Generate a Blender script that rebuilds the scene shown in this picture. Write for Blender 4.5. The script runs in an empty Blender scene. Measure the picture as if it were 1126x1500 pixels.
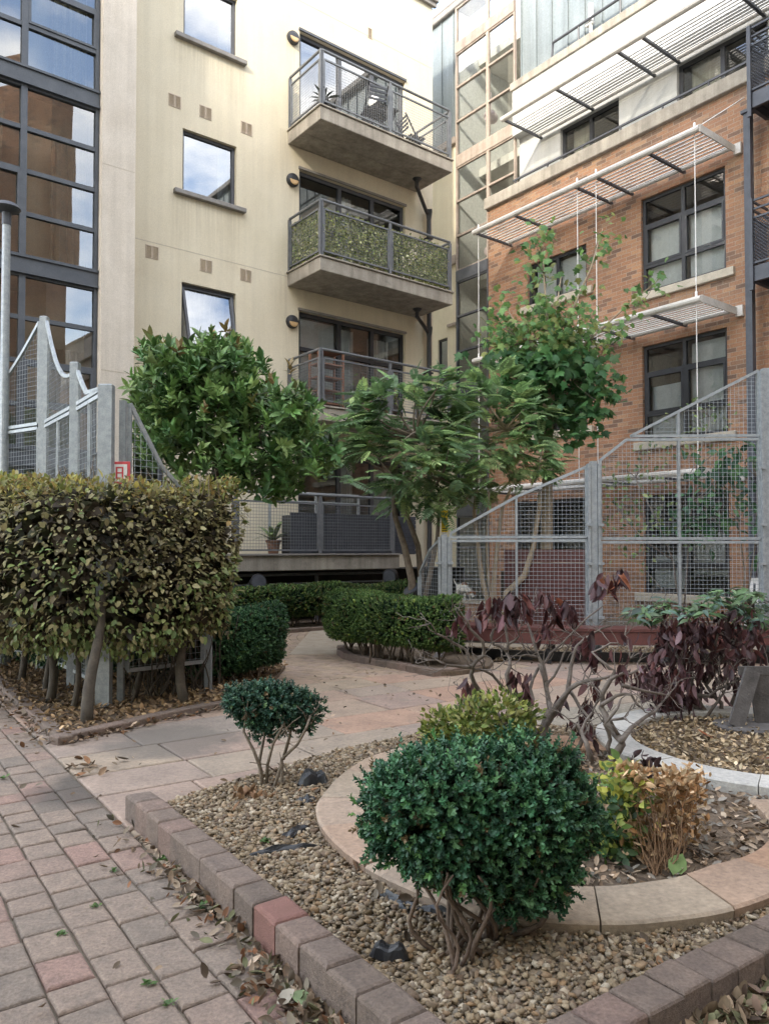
import bpy, math, random
import numpy as np
from mathutils import Vector, Matrix
S = bpy.context.scene
COL = S.collection
RNG = np.random.default_rng(7)
random.seed(7)
# ------------------------------------------------------------------ camera model (used to read sizes and places off the photograph)
F, HCAM, CX, CY = 1130.0, 1.32, 563.0, 775.4
PIT = math.radians(1.5); CP, SP = math.cos(PIT), math.sin(PIT)
def ray(px, py):
    u = (px-CX)/F; v = (CY-py)/F
    return (u, CP-v*SP, SP+v*CP)
def G(px, py, z=0.0):                      # point on the horizontal plane z
    d = ray(px, py); t = (z-HCAM)/d[2]
    return Vector((d[0]*t, d[1]*t, z))
def D(px, py, Y):                          # point at distance Y
    d = ray(px, py); t = Y/d[1]
    return Vector((d[0]*t, Y, HCAM+d[2]*t))
def proj(p):
    x, y, z = p[0], p[1], p[2]-HCAM
    f = y*CP+z*SP; up = -y*SP+z*CP
    if f < .05: return (1e6, 1e6)
    return (CX+F*x/f, CY-F*up/f)
# ------------------------------------------------------------------ mesh helpers
class MB:
    def __init__(s): s.v = []; s.f = []
    def add(s, vs, fs):
        o = len(s.v); s.v.extend([tuple(v) for v in vs]); s.f.extend([tuple(i+o for i in f) for f in fs]); return s
    def quad(s, a, b, c, d): return s.add([a, b, c, d], [(0, 1, 2, 3)])
    def box(s, x0, x1, y0, y1, z0, z1):
        return s.add([(x0,y0,z0),(x1,y0,z0),(x1,y1,z0),(x0,y1,z0),(x0,y0,z1),(x1,y0,z1),(x1,y1,z1),(x0,y1,z1)],
                     [(0,3,2,1),(4,5,6,7),(0,1,5,4),(1,2,6,5),(2,3,7,6),(3,0,4,7)])
    def cbox(s, x0, x1, y0, y1, z0, z1, c=.01):      # box with all edges of the +-z rims chamfered
        def ring(d, z): return [(x0+d,y0+d,z),(x1-d,y0+d,z),(x1-d,y1-d,z),(x0+d,y1-d,z)]
        vs = ring(c, z0)+ring(0, z0+c)+ring(0, z1-c)+ring(c, z1)
        fs = [(3,2,1,0),(12,13,14,15)]
        for k in range(3):
            for i in range(4):
                j = (i+1) % 4; fs.append((k*4+i, k*4+j, k*4+4+j, k*4+4+i))
        return s.add(vs, fs)
    def beam(s, p, q, w, h=None, up=(0,0,1)):
        h = h or w; p = Vector(p); q = Vector(q); d = (q-p).normalized(); u = Vector(up)
        if abs(d.dot(u)) > .98: u = Vector((1,0,0))
        a = d.cross(u).normalized(); b = a.cross(d)
        vs = [c+a*(i*w/2)+b*(j*h/2) for c in (p, q) for i, j in ((-1,-1),(1,-1),(1,1),(-1,1))]
        return s.add(vs, [(0,3,2,1),(4,5,6,7),(0,1,5,4),(1,2,6,5),(2,3,7,6),(3,0,4,7)])
    def wire(s, p, q, w):
        p = Vector(p); q = Vector(q); d = q-p
        if d.length < 1e-4: return s
        d.normalize(); u = Vector((0,0,1)) if abs(d.z) < .9 else Vector((0,1,0))
        a = d.cross(u).normalized()*(w/2); b = a.cross(d)
        return s.add([p+a, p+b, p-a, p-b, q+a, q+b, q-a, q-b], [(0,1,5,4),(1,2,6,5),(2,3,7,6),(3,0,4,7)])
    def tube(s, pts, rad, n=7, cap=True):
        pts = [Vector(p) for p in pts]
        if not hasattr(rad, '__len__'): rad = [rad]*len(pts)
        t = [(pts[min(i+1, len(pts)-1)]-pts[max(i-1, 0)]).normalized() for i in range(len(pts))]
        u = Vector((0,0,1)) if abs(t[0].z) < .9 else Vector((1,0,0))
        a = t[0].cross(u).normalized(); vs = []
        for i, p in enumerate(pts):
            a = (a-t[i]*a.dot(t[i])).normalized(); b = t[i].cross(a)
            for k in range(n):
                an = 2*math.pi*k/n; vs.append(p+(a*math.cos(an)+b*math.sin(an))*rad[i])
        fs = []
        for i in range(len(pts)-1):
            for k in range(n):
                j = (k+1) % n; fs.append((i*n+k, i*n+j, (i+1)*n+j, (i+1)*n+k))
        if cap: fs += [tuple(range(n-1, -1, -1)), tuple(range((len(pts)-1)*n, len(pts)*n))]
        return s.add(vs, fs)
    def lathe(s, c, prof, n=16, axis=None):           # prof: (radius, height) pairs about a vertical (or given) axis
        c = Vector(c); ax = Vector(axis or (0,0,1)).normalized()
        u = Vector((1,0,0)) if abs(ax.x) < .9 else Vector((0,1,0))
        a = ax.cross(u).normalized(); b = ax.cross(a); vs = []; fs = []
        for r, h in prof:
            for k in range(n):
                an = 2*math.pi*k/n; vs.append(c+ax*h+(a*math.cos(an)+b*math.sin(an))*r)
        for i in range(len(prof)-1):
            for k in range(n):
                j = (k+1) % n; fs.append((i*n+k, i*n+j, (i+1)*n+j, (i+1)*n+k))
        fs += [tuple(range(n-1, -1, -1)), tuple(range((len(prof)-1)*n, len(prof)*n))]
        return s.add(vs, fs)
    def prism(s, poly, z0, z1):
        n = len(poly)
        a = sum(poly[i][0]*poly[(i+1)%n][1]-poly[(i+1)%n][0]*poly[i][1] for i in range(n))
        if a < 0: poly = poly[::-1]
        vs = [(p[0], p[1], z0) for p in poly]+[(p[0], p[1], z1) for p in poly]
        fs = [tuple(range(n-1, -1, -1)), tuple(range(n, 2*n))]+[(i, (i+1) % n, n+(i+1) % n, n+i) for i in range(n)]
        return s.add(vs, fs)
ROOTM = {}
def rootmat(o):
    while o.parent is not None: o = o.parent
    return ROOTM.get(o.name, Matrix.Identity(4))
def tag(o, label=None, cat=None, group=None, kind=None):
    if label: o['label'] = label
    if cat: o['category'] = cat
    if group: o['group'] = group
    if kind: o['kind'] = kind
    return o
def thing(name, label, cat, loc=(0,0,0), rz=0, group=None):
    o = bpy.data.objects.new(name, None); COL.objects.link(o); o.empty_display_size = .2
    o.location = loc; o.rotation_euler = (0, 0, rz)
    ROOTM[o.name] = Matrix.Translation(Vector(loc)) @ Matrix.Rotation(rz, 4, 'Z')
    return tag(o, label, cat, group)
def link(name, me, mat, parent, world, smooth):
    o = bpy.data.objects.new(name, me); COL.objects.link(o)
    if mat: me.materials.append(mat)
    if smooth:
        me.polygons.foreach_set('use_smooth', [True]*len(me.polygons))
    if parent is not None:
        o.parent = parent
        if world: me.transform(rootmat(parent).inverted())
    return o
def obj(name, mb, mat, parent=None, world=False, smooth=False):
    me = bpy.data.meshes.new(name); me.from_pydata(mb.v, [], mb.f); me.update()
    return link(name, me, mat, parent, world, smooth)
def struct(name, mb, mat, smooth=False):
    return tag(obj(name, mb, mat, smooth=smooth), kind='structure')
def npmesh(name, V, faces, mat, parent=None, world=True, cols=None, smooth=False):
    me = bpy.data.meshes.new(name)
    lens = np.array([len(f) for f in faces[0]]); N = faces[1]; nv = faces[2]
    flat = np.concatenate([np.array(f) for f in faces[0]])
    loops = (flat[None, :]+(np.arange(N)*nv)[:, None]).ravel()
    tot = np.tile(lens, N); st = np.concatenate([[0], np.cumsum(tot)[:-1]])
    me.vertices.add(len(V)); me.vertices.foreach_set('co', V.astype(np.float32).ravel())
    me.loops.add(len(loops)); me.loops.foreach_set('vertex_index', loops.astype(np.int32))
    me.polygons.add(len(tot)); me.polygons.foreach_set('loop_start', st.astype(np.int32))
    me.update(calc_edges=True)
    if cols is not None:
        ca = me.color_attributes.new('Col', 'FLOAT_COLOR', 'POINT')
        c4 = np.ones((len(V), 4), np.float32); c4[:, :3] = np.repeat(cols, nv, axis=0); ca.data.foreach_set('color', c4.ravel())
    return link(name, me, mat, parent, world, smooth)
def nrmz(a): return a/np.maximum(np.linalg.norm(a, axis=1, keepdims=True), 1e-9)
def scatter(name, tmpl, pos, d, n, size, cols, mat, parent=None, smooth=False):
    """one mesh of N leaf (or stone) shapes: template axes x=side, y=tip direction d, z=face normal n"""
    T, fs = tmpl; pos = np.asarray(pos, float); N = len(pos)
    d = nrmz(np.asarray(d, float)); x = nrmz(np.cross(d, np.asarray(n, float))); n = np.cross(x, d)
    size = np.broadcast_to(np.asarray(size, float), (N,))[:, None, None]
    V = pos[:, None, :]+size*(T[None, :, 0:1]*x[:, None, :]+T[None, :, 1:2]*d[:, None, :]+T[None, :, 2:3]*n[:, None, :])
    return npmesh(name, V.reshape(-1, 3), (fs, N, len(T)), mat, parent, True, cols, smooth)
def palette(N, cols, p=None, jit=.15):
    c = np.array(cols)[RNG.choice(len(cols), N, p=p)]
    return np.clip(c*(1+RNG.normal(0, jit, (N, 1))), 0.003, 1)
def rnd(N, s=1.0): return RNG.normal(0, s, (N, 3))
# leaf shapes
def leaf_small(w=.3, fold=.1): return (np.array([(0,0,0),(w*.82,.28,fold),(w*.86,.66,fold),(0,1,0),(-w*.86,.66,fold),(-w*.82,.28,fold)]), [(0,1,2,3),(0,3,4,5)])
def leaf_oval(w=.3, fold=.08, curl=.2, st=((0,.0),(.2,.72),(.48,1),(.78,.66),(1,.02))):
    T = []; fs = []
    for y, k in st:
        z = -curl*y*y
        T += [(-w*k, y, z+fold*k), (0, y, z), (w*k, y, z+fold*k)]
    for i in range(len(st)-1):
        o = i*3; fs += [(o, o+1, o+4, o+3), (o+1, o+2, o+5, o+4)]
    return (np.array(T), fs)
def compose(base, places):                    # several copies of one leaf in one template: (origin, dir, normal, size)
    T0, f0 = base; T = []; fs = []
    for o, d, n, s in places:
        o = np.array(o); d = np.array(d, float); d /= np.linalg.norm(d); x = np.cross(d, np.array(n, float)); x /= np.linalg.norm(x); n2 = np.cross(x, d)
        k = len(T)
        for t in T0: T.append(o+s*(t[0]*x+t[1]*d+t[2]*n2))
        fs += [tuple(i+k for i in f) for f in f0]
    return (np.array(T), fs)
def sprig(n=9, L=1.0, w=.3):
    r = np.random.default_rng(n); pl = []
    for i in range(n):
        y = L*(.1+.9*i/(n-1)); a = i*2.4
        side = np.array((math.cos(a), 0, math.sin(a)))
        d = side*.75+np.array((0, .75, 0))+r.normal(0, .12, 3)
        nn = np.array((0, 1, 0))*.8-side*.5+r.normal(0, .2, 3)
        pl.append(((0, y*.8, 0), d, nn, .42*L*(1-.25*i/n)))
    return compose(leaf_small(w), pl)
def frond(pairs=8, lw=.14):
    pl = []
    for i in range(pairs):
        y = .12+.78*i/(pairs-1); z = -.28*y*y; L = .36*(1-.35*abs(y-.45)/.5)
        for sg in (-1, 1): pl.append(((0, y, z), (sg*1, .45, -.22-.2*y), (sg*.2, .1, 1), L))
    pl.append(((0, .92, -.24), (0, 1, -.6), (0, .5, 1), .3))
    T, f = compose(leaf_small(lw*1.45, .06), pl)
    k = len(T)                                   # the stalk
    T = np.vstack([T, [(-.006,0,0),(.006,0,0),(.006,.5,-.07),(-.006,.5,-.07),(.006,.95,-.25),(-.006,.95,-.25)]])
    f = f+[(k,k+1,k+2,k+3),(k+3,k+2,k+4,k+5)]
    return (T, f)
def rosette(n=10, lw=.165):
    pl = []
    for i in range(n):
        a = i*2.4; up = .45+1.0*(i/n)
        side = np.array((math.cos(a), up*.9, math.sin(a)))
        pl.append(((0, .05*i-.3, 0), side, np.array((0, 1, 0))-side*.5, 1.0-.3*(i/n)))
    return compose(leaf_oval(lw, .06, .25), pl)
def maple():
    P = [(0,0),(.16,-.06),(.42,.08),(.3,.16),(.62,.42),(.4,.42),(.36,.5),(.2,.5),(.22,.78),(.1,.7),(0,1.05)]
    T = [(0,.22,.0)]+[(x,y,-.22*abs(x)-.12*y*y) for x, y in P]+[(-x,y,-.22*abs(x)-.12*y*y) for x, y in P[-2:0:-1]]
    m = len(T)-1
    return (np.array(T), [(0, i, i % m+1) for i in range(1, m+1)])
def shoot(n=9, lw=.2):
    r = np.random.default_rng(5); pl = []
    for i in range(n):
        a = i*2.4+r.normal(0, .3); side = np.array((math.cos(a), 0, math.sin(a))); t = i/(n-1)
        pl.append(((0, -.45+.62*t, 0), side*(.95-.5*t)+np.array((0, .35+.75*t, 0))+r.normal(0, .12, 3), np.array((0, 1, 0))-side*.45+r.normal(0, .2, 3), r.uniform(.62, .95)))
    return compose(leaf_oval(lw, .06, .22), pl)
MAGN = shoot()
SMALL, OVAL, LANCE, SPRIG, FROND, ROSE, MAPLE = leaf_small(), leaf_oval(), leaf_oval(.19, .07, .35), sprig(), frond(), rosette(), maple()
CURLED = leaf_oval(.27, .16, -.35)
def ico():
    p = (1+5**.5)/2
    V = np.array([(-1,p,0),(1,p,0),(-1,-p,0),(1,-p,0),(0,-1,p),(0,1,p),(0,-1,-p),(0,1,-p),(p,0,-1),(p,0,1),(-p,0,-1),(-p,0,1)], float)/math.sqrt(1+p*p)
    f = [(0,11,5),(0,5,1),(0,1,7),(0,7,10),(0,10,11),(1,5,9),(5,11,4),(11,10,2),(10,7,6),(7,1,8),(3,9,4),(3,4,2),(3,2,6),(3,6,8),(3,8,9),(4,9,5),(2,4,11),(6,2,10),(8,6,7),(9,8,1)]
    return V, f
# ------------------------------------------------------------------ materials
def newmat(name):
    m = bpy.data.materials.new(name); m.use_nodes = True; nt = m.node_tree; nt.nodes.clear()
    out = nt.nodes.new('ShaderNodeOutputMaterial'); b = nt.nodes.new('ShaderNodeBsdfPrincipled'); nt.links.new(b.outputs[0], out.inputs[0])
    return m, nt, b, out
def nd(nt, typ, **kw):
    n = nt.nodes.new(typ)
    for k, v in kw.items():
        if k.startswith('_'): setattr(n, k[1:], v)
        else: n.inputs[k.replace('_', ' ')].default_value = v
    return n
def c4(c): return (c[0], c[1], c[2], 1)
def ramp(nt, fac, stops):
    r = nt.nodes.new('ShaderNodeValToRGB'); nt.links.new(fac, r.inputs[0]); e = r.color_ramp.elements
    e[0].position = stops[0][0]; e[0].color = c4(stops[0][1]); e[1].position = stops[-1][0]; e[1].color = c4(stops[-1][1])
    for p, c in stops[1:-1]:
        k = e.new(p); k.color = c4(c)
    return r
def mix(nt, fac, a, b, typ='MIX'):
    m = nt.nodes.new('ShaderNodeMix'); m.data_type = 'RGBA'; m.blend_type = typ
    for s, v in ((0, fac), (6, a), (7, b)):
        if hasattr(v, 'links') or hasattr(v, 'is_linked'): nt.links.new(v, m.inputs[s])
        else: m.inputs[s].default_value = v if s == 0 else c4(v)
    return m.outputs[2]
def surf(name, c1, c2, scale=4, rough=.8, bump=.15, fine=60, metallic=0, stain=None, streak=0, spec=.5, island=None, detail=5, spots=(), grain=0):
    """two-tone weathered surface; stain: darker blotches; streak: vertical run marks; island: colours picked per separate piece"""
    m, nt, b, out = newmat(name); L = nt.links
    geo = nt.nodes.new('ShaderNodeNewGeometry'); pos = geo.outputs['Position']
    n1 = nd(nt, 'ShaderNodeTexNoise', Scale=scale, Detail=detail, Roughness=.6); L.new(pos, n1.inputs['Vector'])
    n2 = nd(nt, 'ShaderNodeTexNoise', Scale=fine, Detail=3, Roughness=.65); L.new(pos, n2.inputs['Vector'])
    if island:
        ir = ramp(nt, geo.outputs['Random Per Island'], island); ir.color_ramp.interpolation = 'LINEAR'
        f = ramp(nt, n1.outputs[0], [(.3, (.78,.78,.78)), (.72, (1.15,1.13,1.1))])
        col = mix(nt, 1.0, ir.outputs[0], f.outputs[0], 'MULTIPLY')
    else:
        col = ramp(nt, n1.outputs[0], [(.3, c1), (.7, c2)]).outputs[0]
    fr = ramp(nt, n2.outputs[0], [(.3, (.8-grain,)*3), (.7, (1.14+grain,)*3)])
    if grain: n2.inputs['Detail'].default_value = 6; n2.inputs['Roughness'].default_value = .75
    col = mix(nt, .8, col, fr.outputs[0], 'MULTIPLY')
    if stain:
        n3 = nd(nt, 'ShaderNodeTexNoise', Scale=stain[1], Detail=6, Roughness=.7); L.new(pos, n3.inputs['Vector'])
        sf = ramp(nt, n3.outputs[0], [(stain[2], (0,0,0)), (stain[2]+.16, (1,1,1))])
        col = mix(nt, sf.outputs[0], col, stain[0])
    if streak:
        mp = nd(nt, 'ShaderNodeMapping'); mp.inputs['Scale'].default_value = (5, 5, .22); L.new(pos, mp.inputs[0])
        n4 = nd(nt, 'ShaderNodeTexNoise', Scale=1.3, Detail=5, Roughness=.65); L.new(mp.outputs[0], n4.inputs['Vector'])
        sf = ramp(nt, n4.outputs[0], [(.35, (1-streak,)*3), (.6, (1,1,1))])
        col = mix(nt, 1.0, col, sf.outputs[0], 'MULTIPLY')
    for sx, sy, sr, scol in spots:                      # damp stain on the pavers and a darker patch on the flagstones, ragged edged
        vd = nd(nt, 'ShaderNodeVectorMath', _operation='DISTANCE'); vd.inputs[1].default_value = (sx, sy, 0); L.new(pos, vd.inputs[0])
        n5 = nd(nt, 'ShaderNodeTexNoise', Scale=3.5, Detail=6, Roughness=.7); L.new(pos, n5.inputs['Vector'])
        ma = nd(nt, 'ShaderNodeMath', _operation='MULTIPLY_ADD'); ma.inputs[1].default_value = -sr*1.6; L.new(n5.outputs[0], ma.inputs[0]); L.new(vd.outputs['Value'], ma.inputs[2])
        sf = ramp(nt, ma.outputs[0], [(.02, (.8,.8,.8)), (.02+sr*.5, (0,0,0))]); col = mix(nt, sf.outputs[0], col, scol)
    L.new(col, b.inputs['Base Color']); b.inputs['Roughness'].default_value = rough; b.inputs['Metallic'].default_value = metallic
    b.inputs['Specular IOR Level'].default_value = spec
    if bump:
        bp = nd(nt, 'ShaderNodeBump', Strength=bump, Distance=.01); ad = nd(nt, 'ShaderNodeMath', _operation='ADD')
        L.new(n2.outputs[0], ad.inputs[0]); L.new(n1.outputs[0], ad.inputs[1]); L.new(ad.outputs[0], bp.inputs['Height']); L.new(bp.outputs[0], b.inputs['Normal'])
    return m
def leafmat(name, rough=.5, trans=.3, spec=.4):
    m, nt, b, out = newmat(name); L = nt.links
    at = nd(nt, 'ShaderNodeVertexColor', _layer_name='Col'); geo = nt.nodes.new('ShaderNodeNewGeometry')
    r = ramp(nt, geo.outputs['Random Per Island'], [(0, (.7,.72,.7)), (1, (1.3,1.28,1.3))])
    col = mix(nt, 1.0, at.outputs[0], r.outputs[0], 'MULTIPLY')
    n = nd(nt, 'ShaderNodeTexNoise', Scale=45, Detail=3); L.new(geo.outputs['Position'], n.inputs['Vector'])
    f = ramp(nt, n.outputs[0], [(.3, (.82,.82,.82)), (.7, (1.15,1.15,1.15))]); col = mix(nt, .8, col, f.outputs[0], 'MULTIPLY')
    L.new(col, b.inputs['Base Color']); b.inputs['Roughness'].default_value = rough; b.inputs['Specular IOR Level'].default_value = spec
    if trans:
        t = nt.nodes.new('ShaderNodeBsdfTranslucent'); L.new(col, t.inputs[0]); mx = nt.nodes.new('ShaderNodeMixShader'); mx.inputs[0].default_value = trans
        L.new(b.outputs[0], mx.inputs[1]); L.new(t.outputs[0], mx.inputs[2]); L.new(mx.outputs[0], out.inputs[0])
    return m
def glassmat(name, refl=.2, tint=(.82,.87,.9), wob=.0):
    m, nt, b, out = newmat(name); nt.nodes.remove(b); L = nt.links
    t = nt.nodes.new('ShaderNodeBsdfTransparent'); t.inputs[0].default_value = c4(tint)
    g = nt.nodes.new('ShaderNodeBsdfGlossy'); g.inputs['Roughness'].default_value = .01; g.inputs[0].default_value = (.95,.97,1,1)
    fr = nd(nt, 'ShaderNodeFresnel', IOR=1.5); ad = nd(nt, 'ShaderNodeMath', _operation='ADD', _use_clamp=True); ad.inputs[1].default_value = refl; L.new(fr.outputs[0], ad.inputs[0])
    mx = nt.nodes.new('ShaderNodeMixShader'); L.new(ad.outputs[0], mx.inputs[0]); L.new(t.outputs[0], mx.inputs[1]); L.new(g.outputs[0], mx.inputs[2]); L.new(mx.outputs[0], out.inputs[0])
    if wob:
        geo = nt.nodes.new('ShaderNodeNewGeometry'); n = nd(nt, 'ShaderNodeTexNoise', Scale=1.3, Detail=1); L.new(geo.outputs['Position'], n.inputs['Vector'])
        bp = nd(nt, 'ShaderNodeBump', Strength=wob, Distance=.05); L.new(n.outputs[0], bp.inputs['Height']); L.new(bp.outputs[0], g.inputs['Normal'])
    return m
def brickmat():
    m, nt, b, out = newmat('brickwork'); L = nt.links
    tc = nt.nodes.new('ShaderNodeTexCoord'); sx = nt.nodes.new('ShaderNodeSeparateXYZ'); L.new(tc.outputs['Object'], sx.inputs[0])
    ad = nd(nt, 'ShaderNodeMath', _operation='ADD'); L.new(sx.outputs[0], ad.inputs[0]); L.new(sx.outputs[1], ad.inputs[1])
    cb = nt.nodes.new('ShaderNodeCombineXYZ'); L.new(ad.outputs[0], cb.inputs[0]); L.new(sx.outputs[2], cb.inputs[1])
    def bt(c1, c2, mo, bias, sq=.5):
        k = nt.nodes.new('ShaderNodeTexBrick'); L.new(cb.outputs[0], k.inputs['Vector']); k.offset = .5
        k.inputs['Scale'].default_value = 1; k.inputs['Brick Width'].default_value = .225; k.inputs['Row Height'].default_value = .075
        k.inputs['Mortar Size'].default_value = .0055; k.inputs['Mortar Smooth'].default_value = .15; k.inputs['Bias'].default_value = bias
        k.inputs['Color1'].default_value = c4(c1); k.inputs['Color2'].default_value = c4(c2); k.inputs['Mortar'].default_value = c4(mo); return k
    k1 = bt((0,0,0), (1,1,1), (.5,.5,.5), 0)
    # a second pick per brick (whole bricks, from the brick's own cell) for the blue-black and the orange ones
    rp = ramp(nt, k1.outputs[0], [(0, (.15,.10,.075)), (.12, (.20,.125,.087)), (.22, (.275,.158,.10)), (.5, (.335,.185,.108)), (.75, (.295,.162,.10)), (.9, (.375,.222,.128)), (1, (.335,.225,.15))])
    nz = nd(nt, 'ShaderNodeTexNoise', Scale=1.1, Detail=4); L.new(tc.outputs['Object'], nz.inputs['Vector'])
    rp2 = ramp(nt, nz.outputs[0], [(.3, (.82,.8,.8)), (.7, (1.15,1.1,1.08))])
    nf = nd(nt, 'ShaderNodeTexNoise', Scale=40, Detail=4); L.new(tc.outputs['Object'], nf.inputs['Vector'])
    rp3 = ramp(nt, nf.outputs[0], [(.3, (.75,.75,.75)), (.7, (1.2,1.2,1.2))])
    bc = rp.outputs[0]; col = mix(nt, k1.outputs['Fac'], bc, (.32,.265,.21))
    col = mix(nt, 1, col, rp2.outputs[0], 'MULTIPLY'); col = mix(nt, .8, col, rp3.outputs[0], 'MULTIPLY')
    L.new(col, b.inputs['Base Color']); b.inputs['Roughness'].default_value = .9
    iv = nd(nt, 'ShaderNodeMath', _operation='MULTIPLY_ADD'); iv.inputs[1].default_value = -1.0; L.new(k1.outputs['Fac'], iv.inputs[0]); L.new(nf.outputs[0], iv.inputs[2])
    bp = nd(nt, 'ShaderNodeBump', Strength=.6, Distance=.012); L.new(iv.outputs[0], bp.inputs['Height']); L.new(bp.outputs[0], b.inputs['Normal'])
    return m
M = dict(
 cream=surf('cream_render', (.64,.575,.435), (.70,.64,.50), 1.3, .9, .16, 90, streak=.07, stain=((.56,.49,.365), 1.1, .61)),
 pier=surf('pier_render', (.56,.51,.44), (.66,.61,.54), 2.5, .9, .2, 70, streak=.12, stain=((.45,.39,.32), 5, .66)),
 white=surf('white_render', (.42,.43,.425), (.50,.505,.49), 1.2, .85, .08, 80, streak=.12),
 conc=surf('weathered_concrete', (.28,.255,.22), (.42,.385,.33), 3, .9, .3, 50, streak=.3, stain=((.20,.18,.16), 4, .6)),
 concdark=surf('shaded_concrete', (.22,.205,.18), (.30,.28,.25), 2, .9, .15, 50, stain=((.18,.165,.15), 2, .6)),
 stone=surf('sill_stone', (.40,.36,.29), (.52,.47,.39), 6, .85, .2, 60, stain=((.25,.22,.18), 6, .6)),
 sillgrey=surf('grey_sill', (.20,.19,.18), (.28,.265,.25), 8, .8, .2, 60),
 brick=brickmat(),
 frame=surf('grey_frame', (.055,.06,.072), (.085,.09,.105), 6, .5, .05, 60, stain=((.17,.15,.13), 9, .66)),
 blueframe=surf('slate_frame', (.052,.062,.078), (.08,.092,.11), 5, .5, .05, 50, stain=((.24,.22,.2), 8, .68)),
 blackframe=surf('black_frame', (.02,.022,.027), (.035,.037,.043), 6, .45, .03, 60),
 rail=surf('grey_rail', (.12,.13,.145), (.18,.19,.205), 12, .5, .06, 80, metallic=.2),
 galv=surf('galvanised_steel', (.25,.28,.30), (.38,.41,.43), 18, .5, .05, 90, metallic=.35, stain=((.20,.22,.235), 14, .6)),
 dsteel=surf('dark_steel', (.04,.046,.06), (.065,.072,.09), 8, .5, .04, 60),
 zinc=surf('zinc_cladding', (.20,.235,.25), (.27,.305,.315), .8, .55, .04, 30, metallic=.25, streak=.2),
 tan=surf('tan_trim', (.30,.245,.205), (.40,.335,.285), 6, .7, .1, 60, streak=.25),
 slat=surf('white_slat', (.66,.66,.65), (.76,.76,.75), 8, .5, .03, 60),
 tubew=surf('weathered_tube', (.50,.48,.45), (.64,.62,.59), 6, .55, .08, 60, stain=((.33,.31,.28), 7, .6)),
 maroon=surf('maroon_timber', (.085,.03,.027), (.125,.045,.04), 5, .5, .1, 50, streak=.15),
 timber=surf('grey_timber', (.17,.15,.135), (.27,.25,.235), 9, .85, .3, 70, streak=.25),
 shadetimber=surf('shaded_timber', (.075,.068,.065), (.135,.125,.12), 9, .85, .3, 70, streak=.25),  # grey timber again, with the shade on the prop put into its colour
 black=surf('black_plastic', (.012,.013,.016), (.03,.032,.036), 12, .4, .25, 60),
 dark=surf('void_shade', (.035,.035,.035), (.06,.058,.055), 2, .9, 0, 20),
 room=surf('room_wall', (.33,.30,.25), (.40,.365,.30), 1, .9, 0, 20),
 stairwall=surf('stair_wall', (.68,.685,.66), (.75,.75,.72), 1, .9, 0, 20),
 curtain=surf('curtain_cloth', (.62,.60,.55), (.75,.73,.68), 6, .9, .1, 60),
 brownc=surf('brown_curtain', (.40,.36,.27), (.52,.47,.36), 3, .9, .1, 50),
 glass=glassmat('clear_glass', .06, (.72,.77,.8)), mirror=glassmat('reflective_glass', .20, (.5,.56,.62), .004), tower=glassmat('tower_glass', .12, (.62,.65,.63), .012), stairglass=glassmat('stair_glass', .09, (.9,.93,.93)),
 bark=surf('bark', (.12,.095,.07), (.22,.18,.135), 14, .9, .5, 70), palebark=surf('pale_bark', (.27,.21,.14), (.40,.33,.24), 12, .9, .35, 60, stain=((.18,.14,.1), 9, .62)),
 brownbark=surf('brown_bark', (.075,.05,.035), (.15,.105,.075), 18, .9, .5, 80),
 greybark=surf('grey_twig', (.10,.08,.068), (.20,.17,.145), 20, .85, .4, 90), darkbark=surf('dark_bark', (.05,.042,.034), (.10,.085,.065), 14, .9, .5, 70),
 leaf=leafmat('leaf', .5, .38), gloss=leafmat('glossy_leaf', .45, .14, .35), dryleaf=leafmat('dry_leaf', .75, .12, .2),
 terra=surf('terracotta', (.16,.085,.055), (.22,.12,.08), 9, .85, .2, 60), soil=surf('soil', (.05,.04,.03), (.10,.08,.06), 12, .95, .6, 60),
 amber=surf('amber_glass', (.50,.33,.16), (.60,.42,.22), 9, .3, 0, 40), yellow=surf('yellow_sign', (.75,.55,.02), (.80,.60,.03), 9, .5, 0, 40), red=surf('red_sign', (.55,.06,.07), (.6,.08,.09), 9, .5, 0, 40),
 paper=surf('white_paint', (.74,.74,.73), (.80,.80,.79), 9, .6, .03, 40), pink=surf('pink_disc', (.74,.60,.62), (.80,.68,.70), 9, .6, .03, 40), woodred=surf('red_wood', (.17,.085,.055), (.25,.13,.085), 8, .7, .1, 50),
)
# ------------------------------------------------------------------ camera, sky, sun
cam = bpy.data.cameras.new('camera'); co = bpy.data.objects.new('camera', cam); COL.objects.link(co)
co.location = (0, 0, HCAM); co.rotation_euler = (math.radians(90)+PIT, 0, 0)
cam.sensor_fit = 'VERTICAL'; cam.sensor_height = 36; cam.lens = F/1500*36; cam.shift_y = (CY-750)/1500; cam.clip_end = 2000; cam.clip_start = .05
S.camera = co
SUN_AZ, SUN_EL = math.atan2(-.42, -.91), math.radians(26)
w = bpy.data.worlds.new('World'); S.world = w; w.use_nodes = True; nt = w.node_tree; nt.nodes.clear()
wo = nt.nodes.new('ShaderNodeOutputWorld'); bg = nt.nodes.new('ShaderNodeBackground'); nt.links.new(bg.outputs[0], wo.inputs[0])
sky = nt.nodes.new('ShaderNodeTexSky'); sky.sky_type = 'NISHITA'; sky.sun_disc = False; sky.sun_elevation = SUN_EL; sky.sun_rotation = SUN_AZ
sky.air_density = 1.0; sky.dust_density = 1.5; sky.ozone_density = 1.0
tc = nt.nodes.new('ShaderNodeTexCoord'); mp = nt.nodes.new('ShaderNodeMapping'); mp.inputs['Scale'].default_value = (1.4, 1.4, 3.2); nt.links.new(tc.outputs['Generated'], mp.inputs[0])
cn = nd(nt, 'ShaderNodeTexNoise', Scale=2.2, Detail=7, Roughness=.58); nt.links.new(mp.outputs[0], cn.inputs['Vector'])
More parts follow.
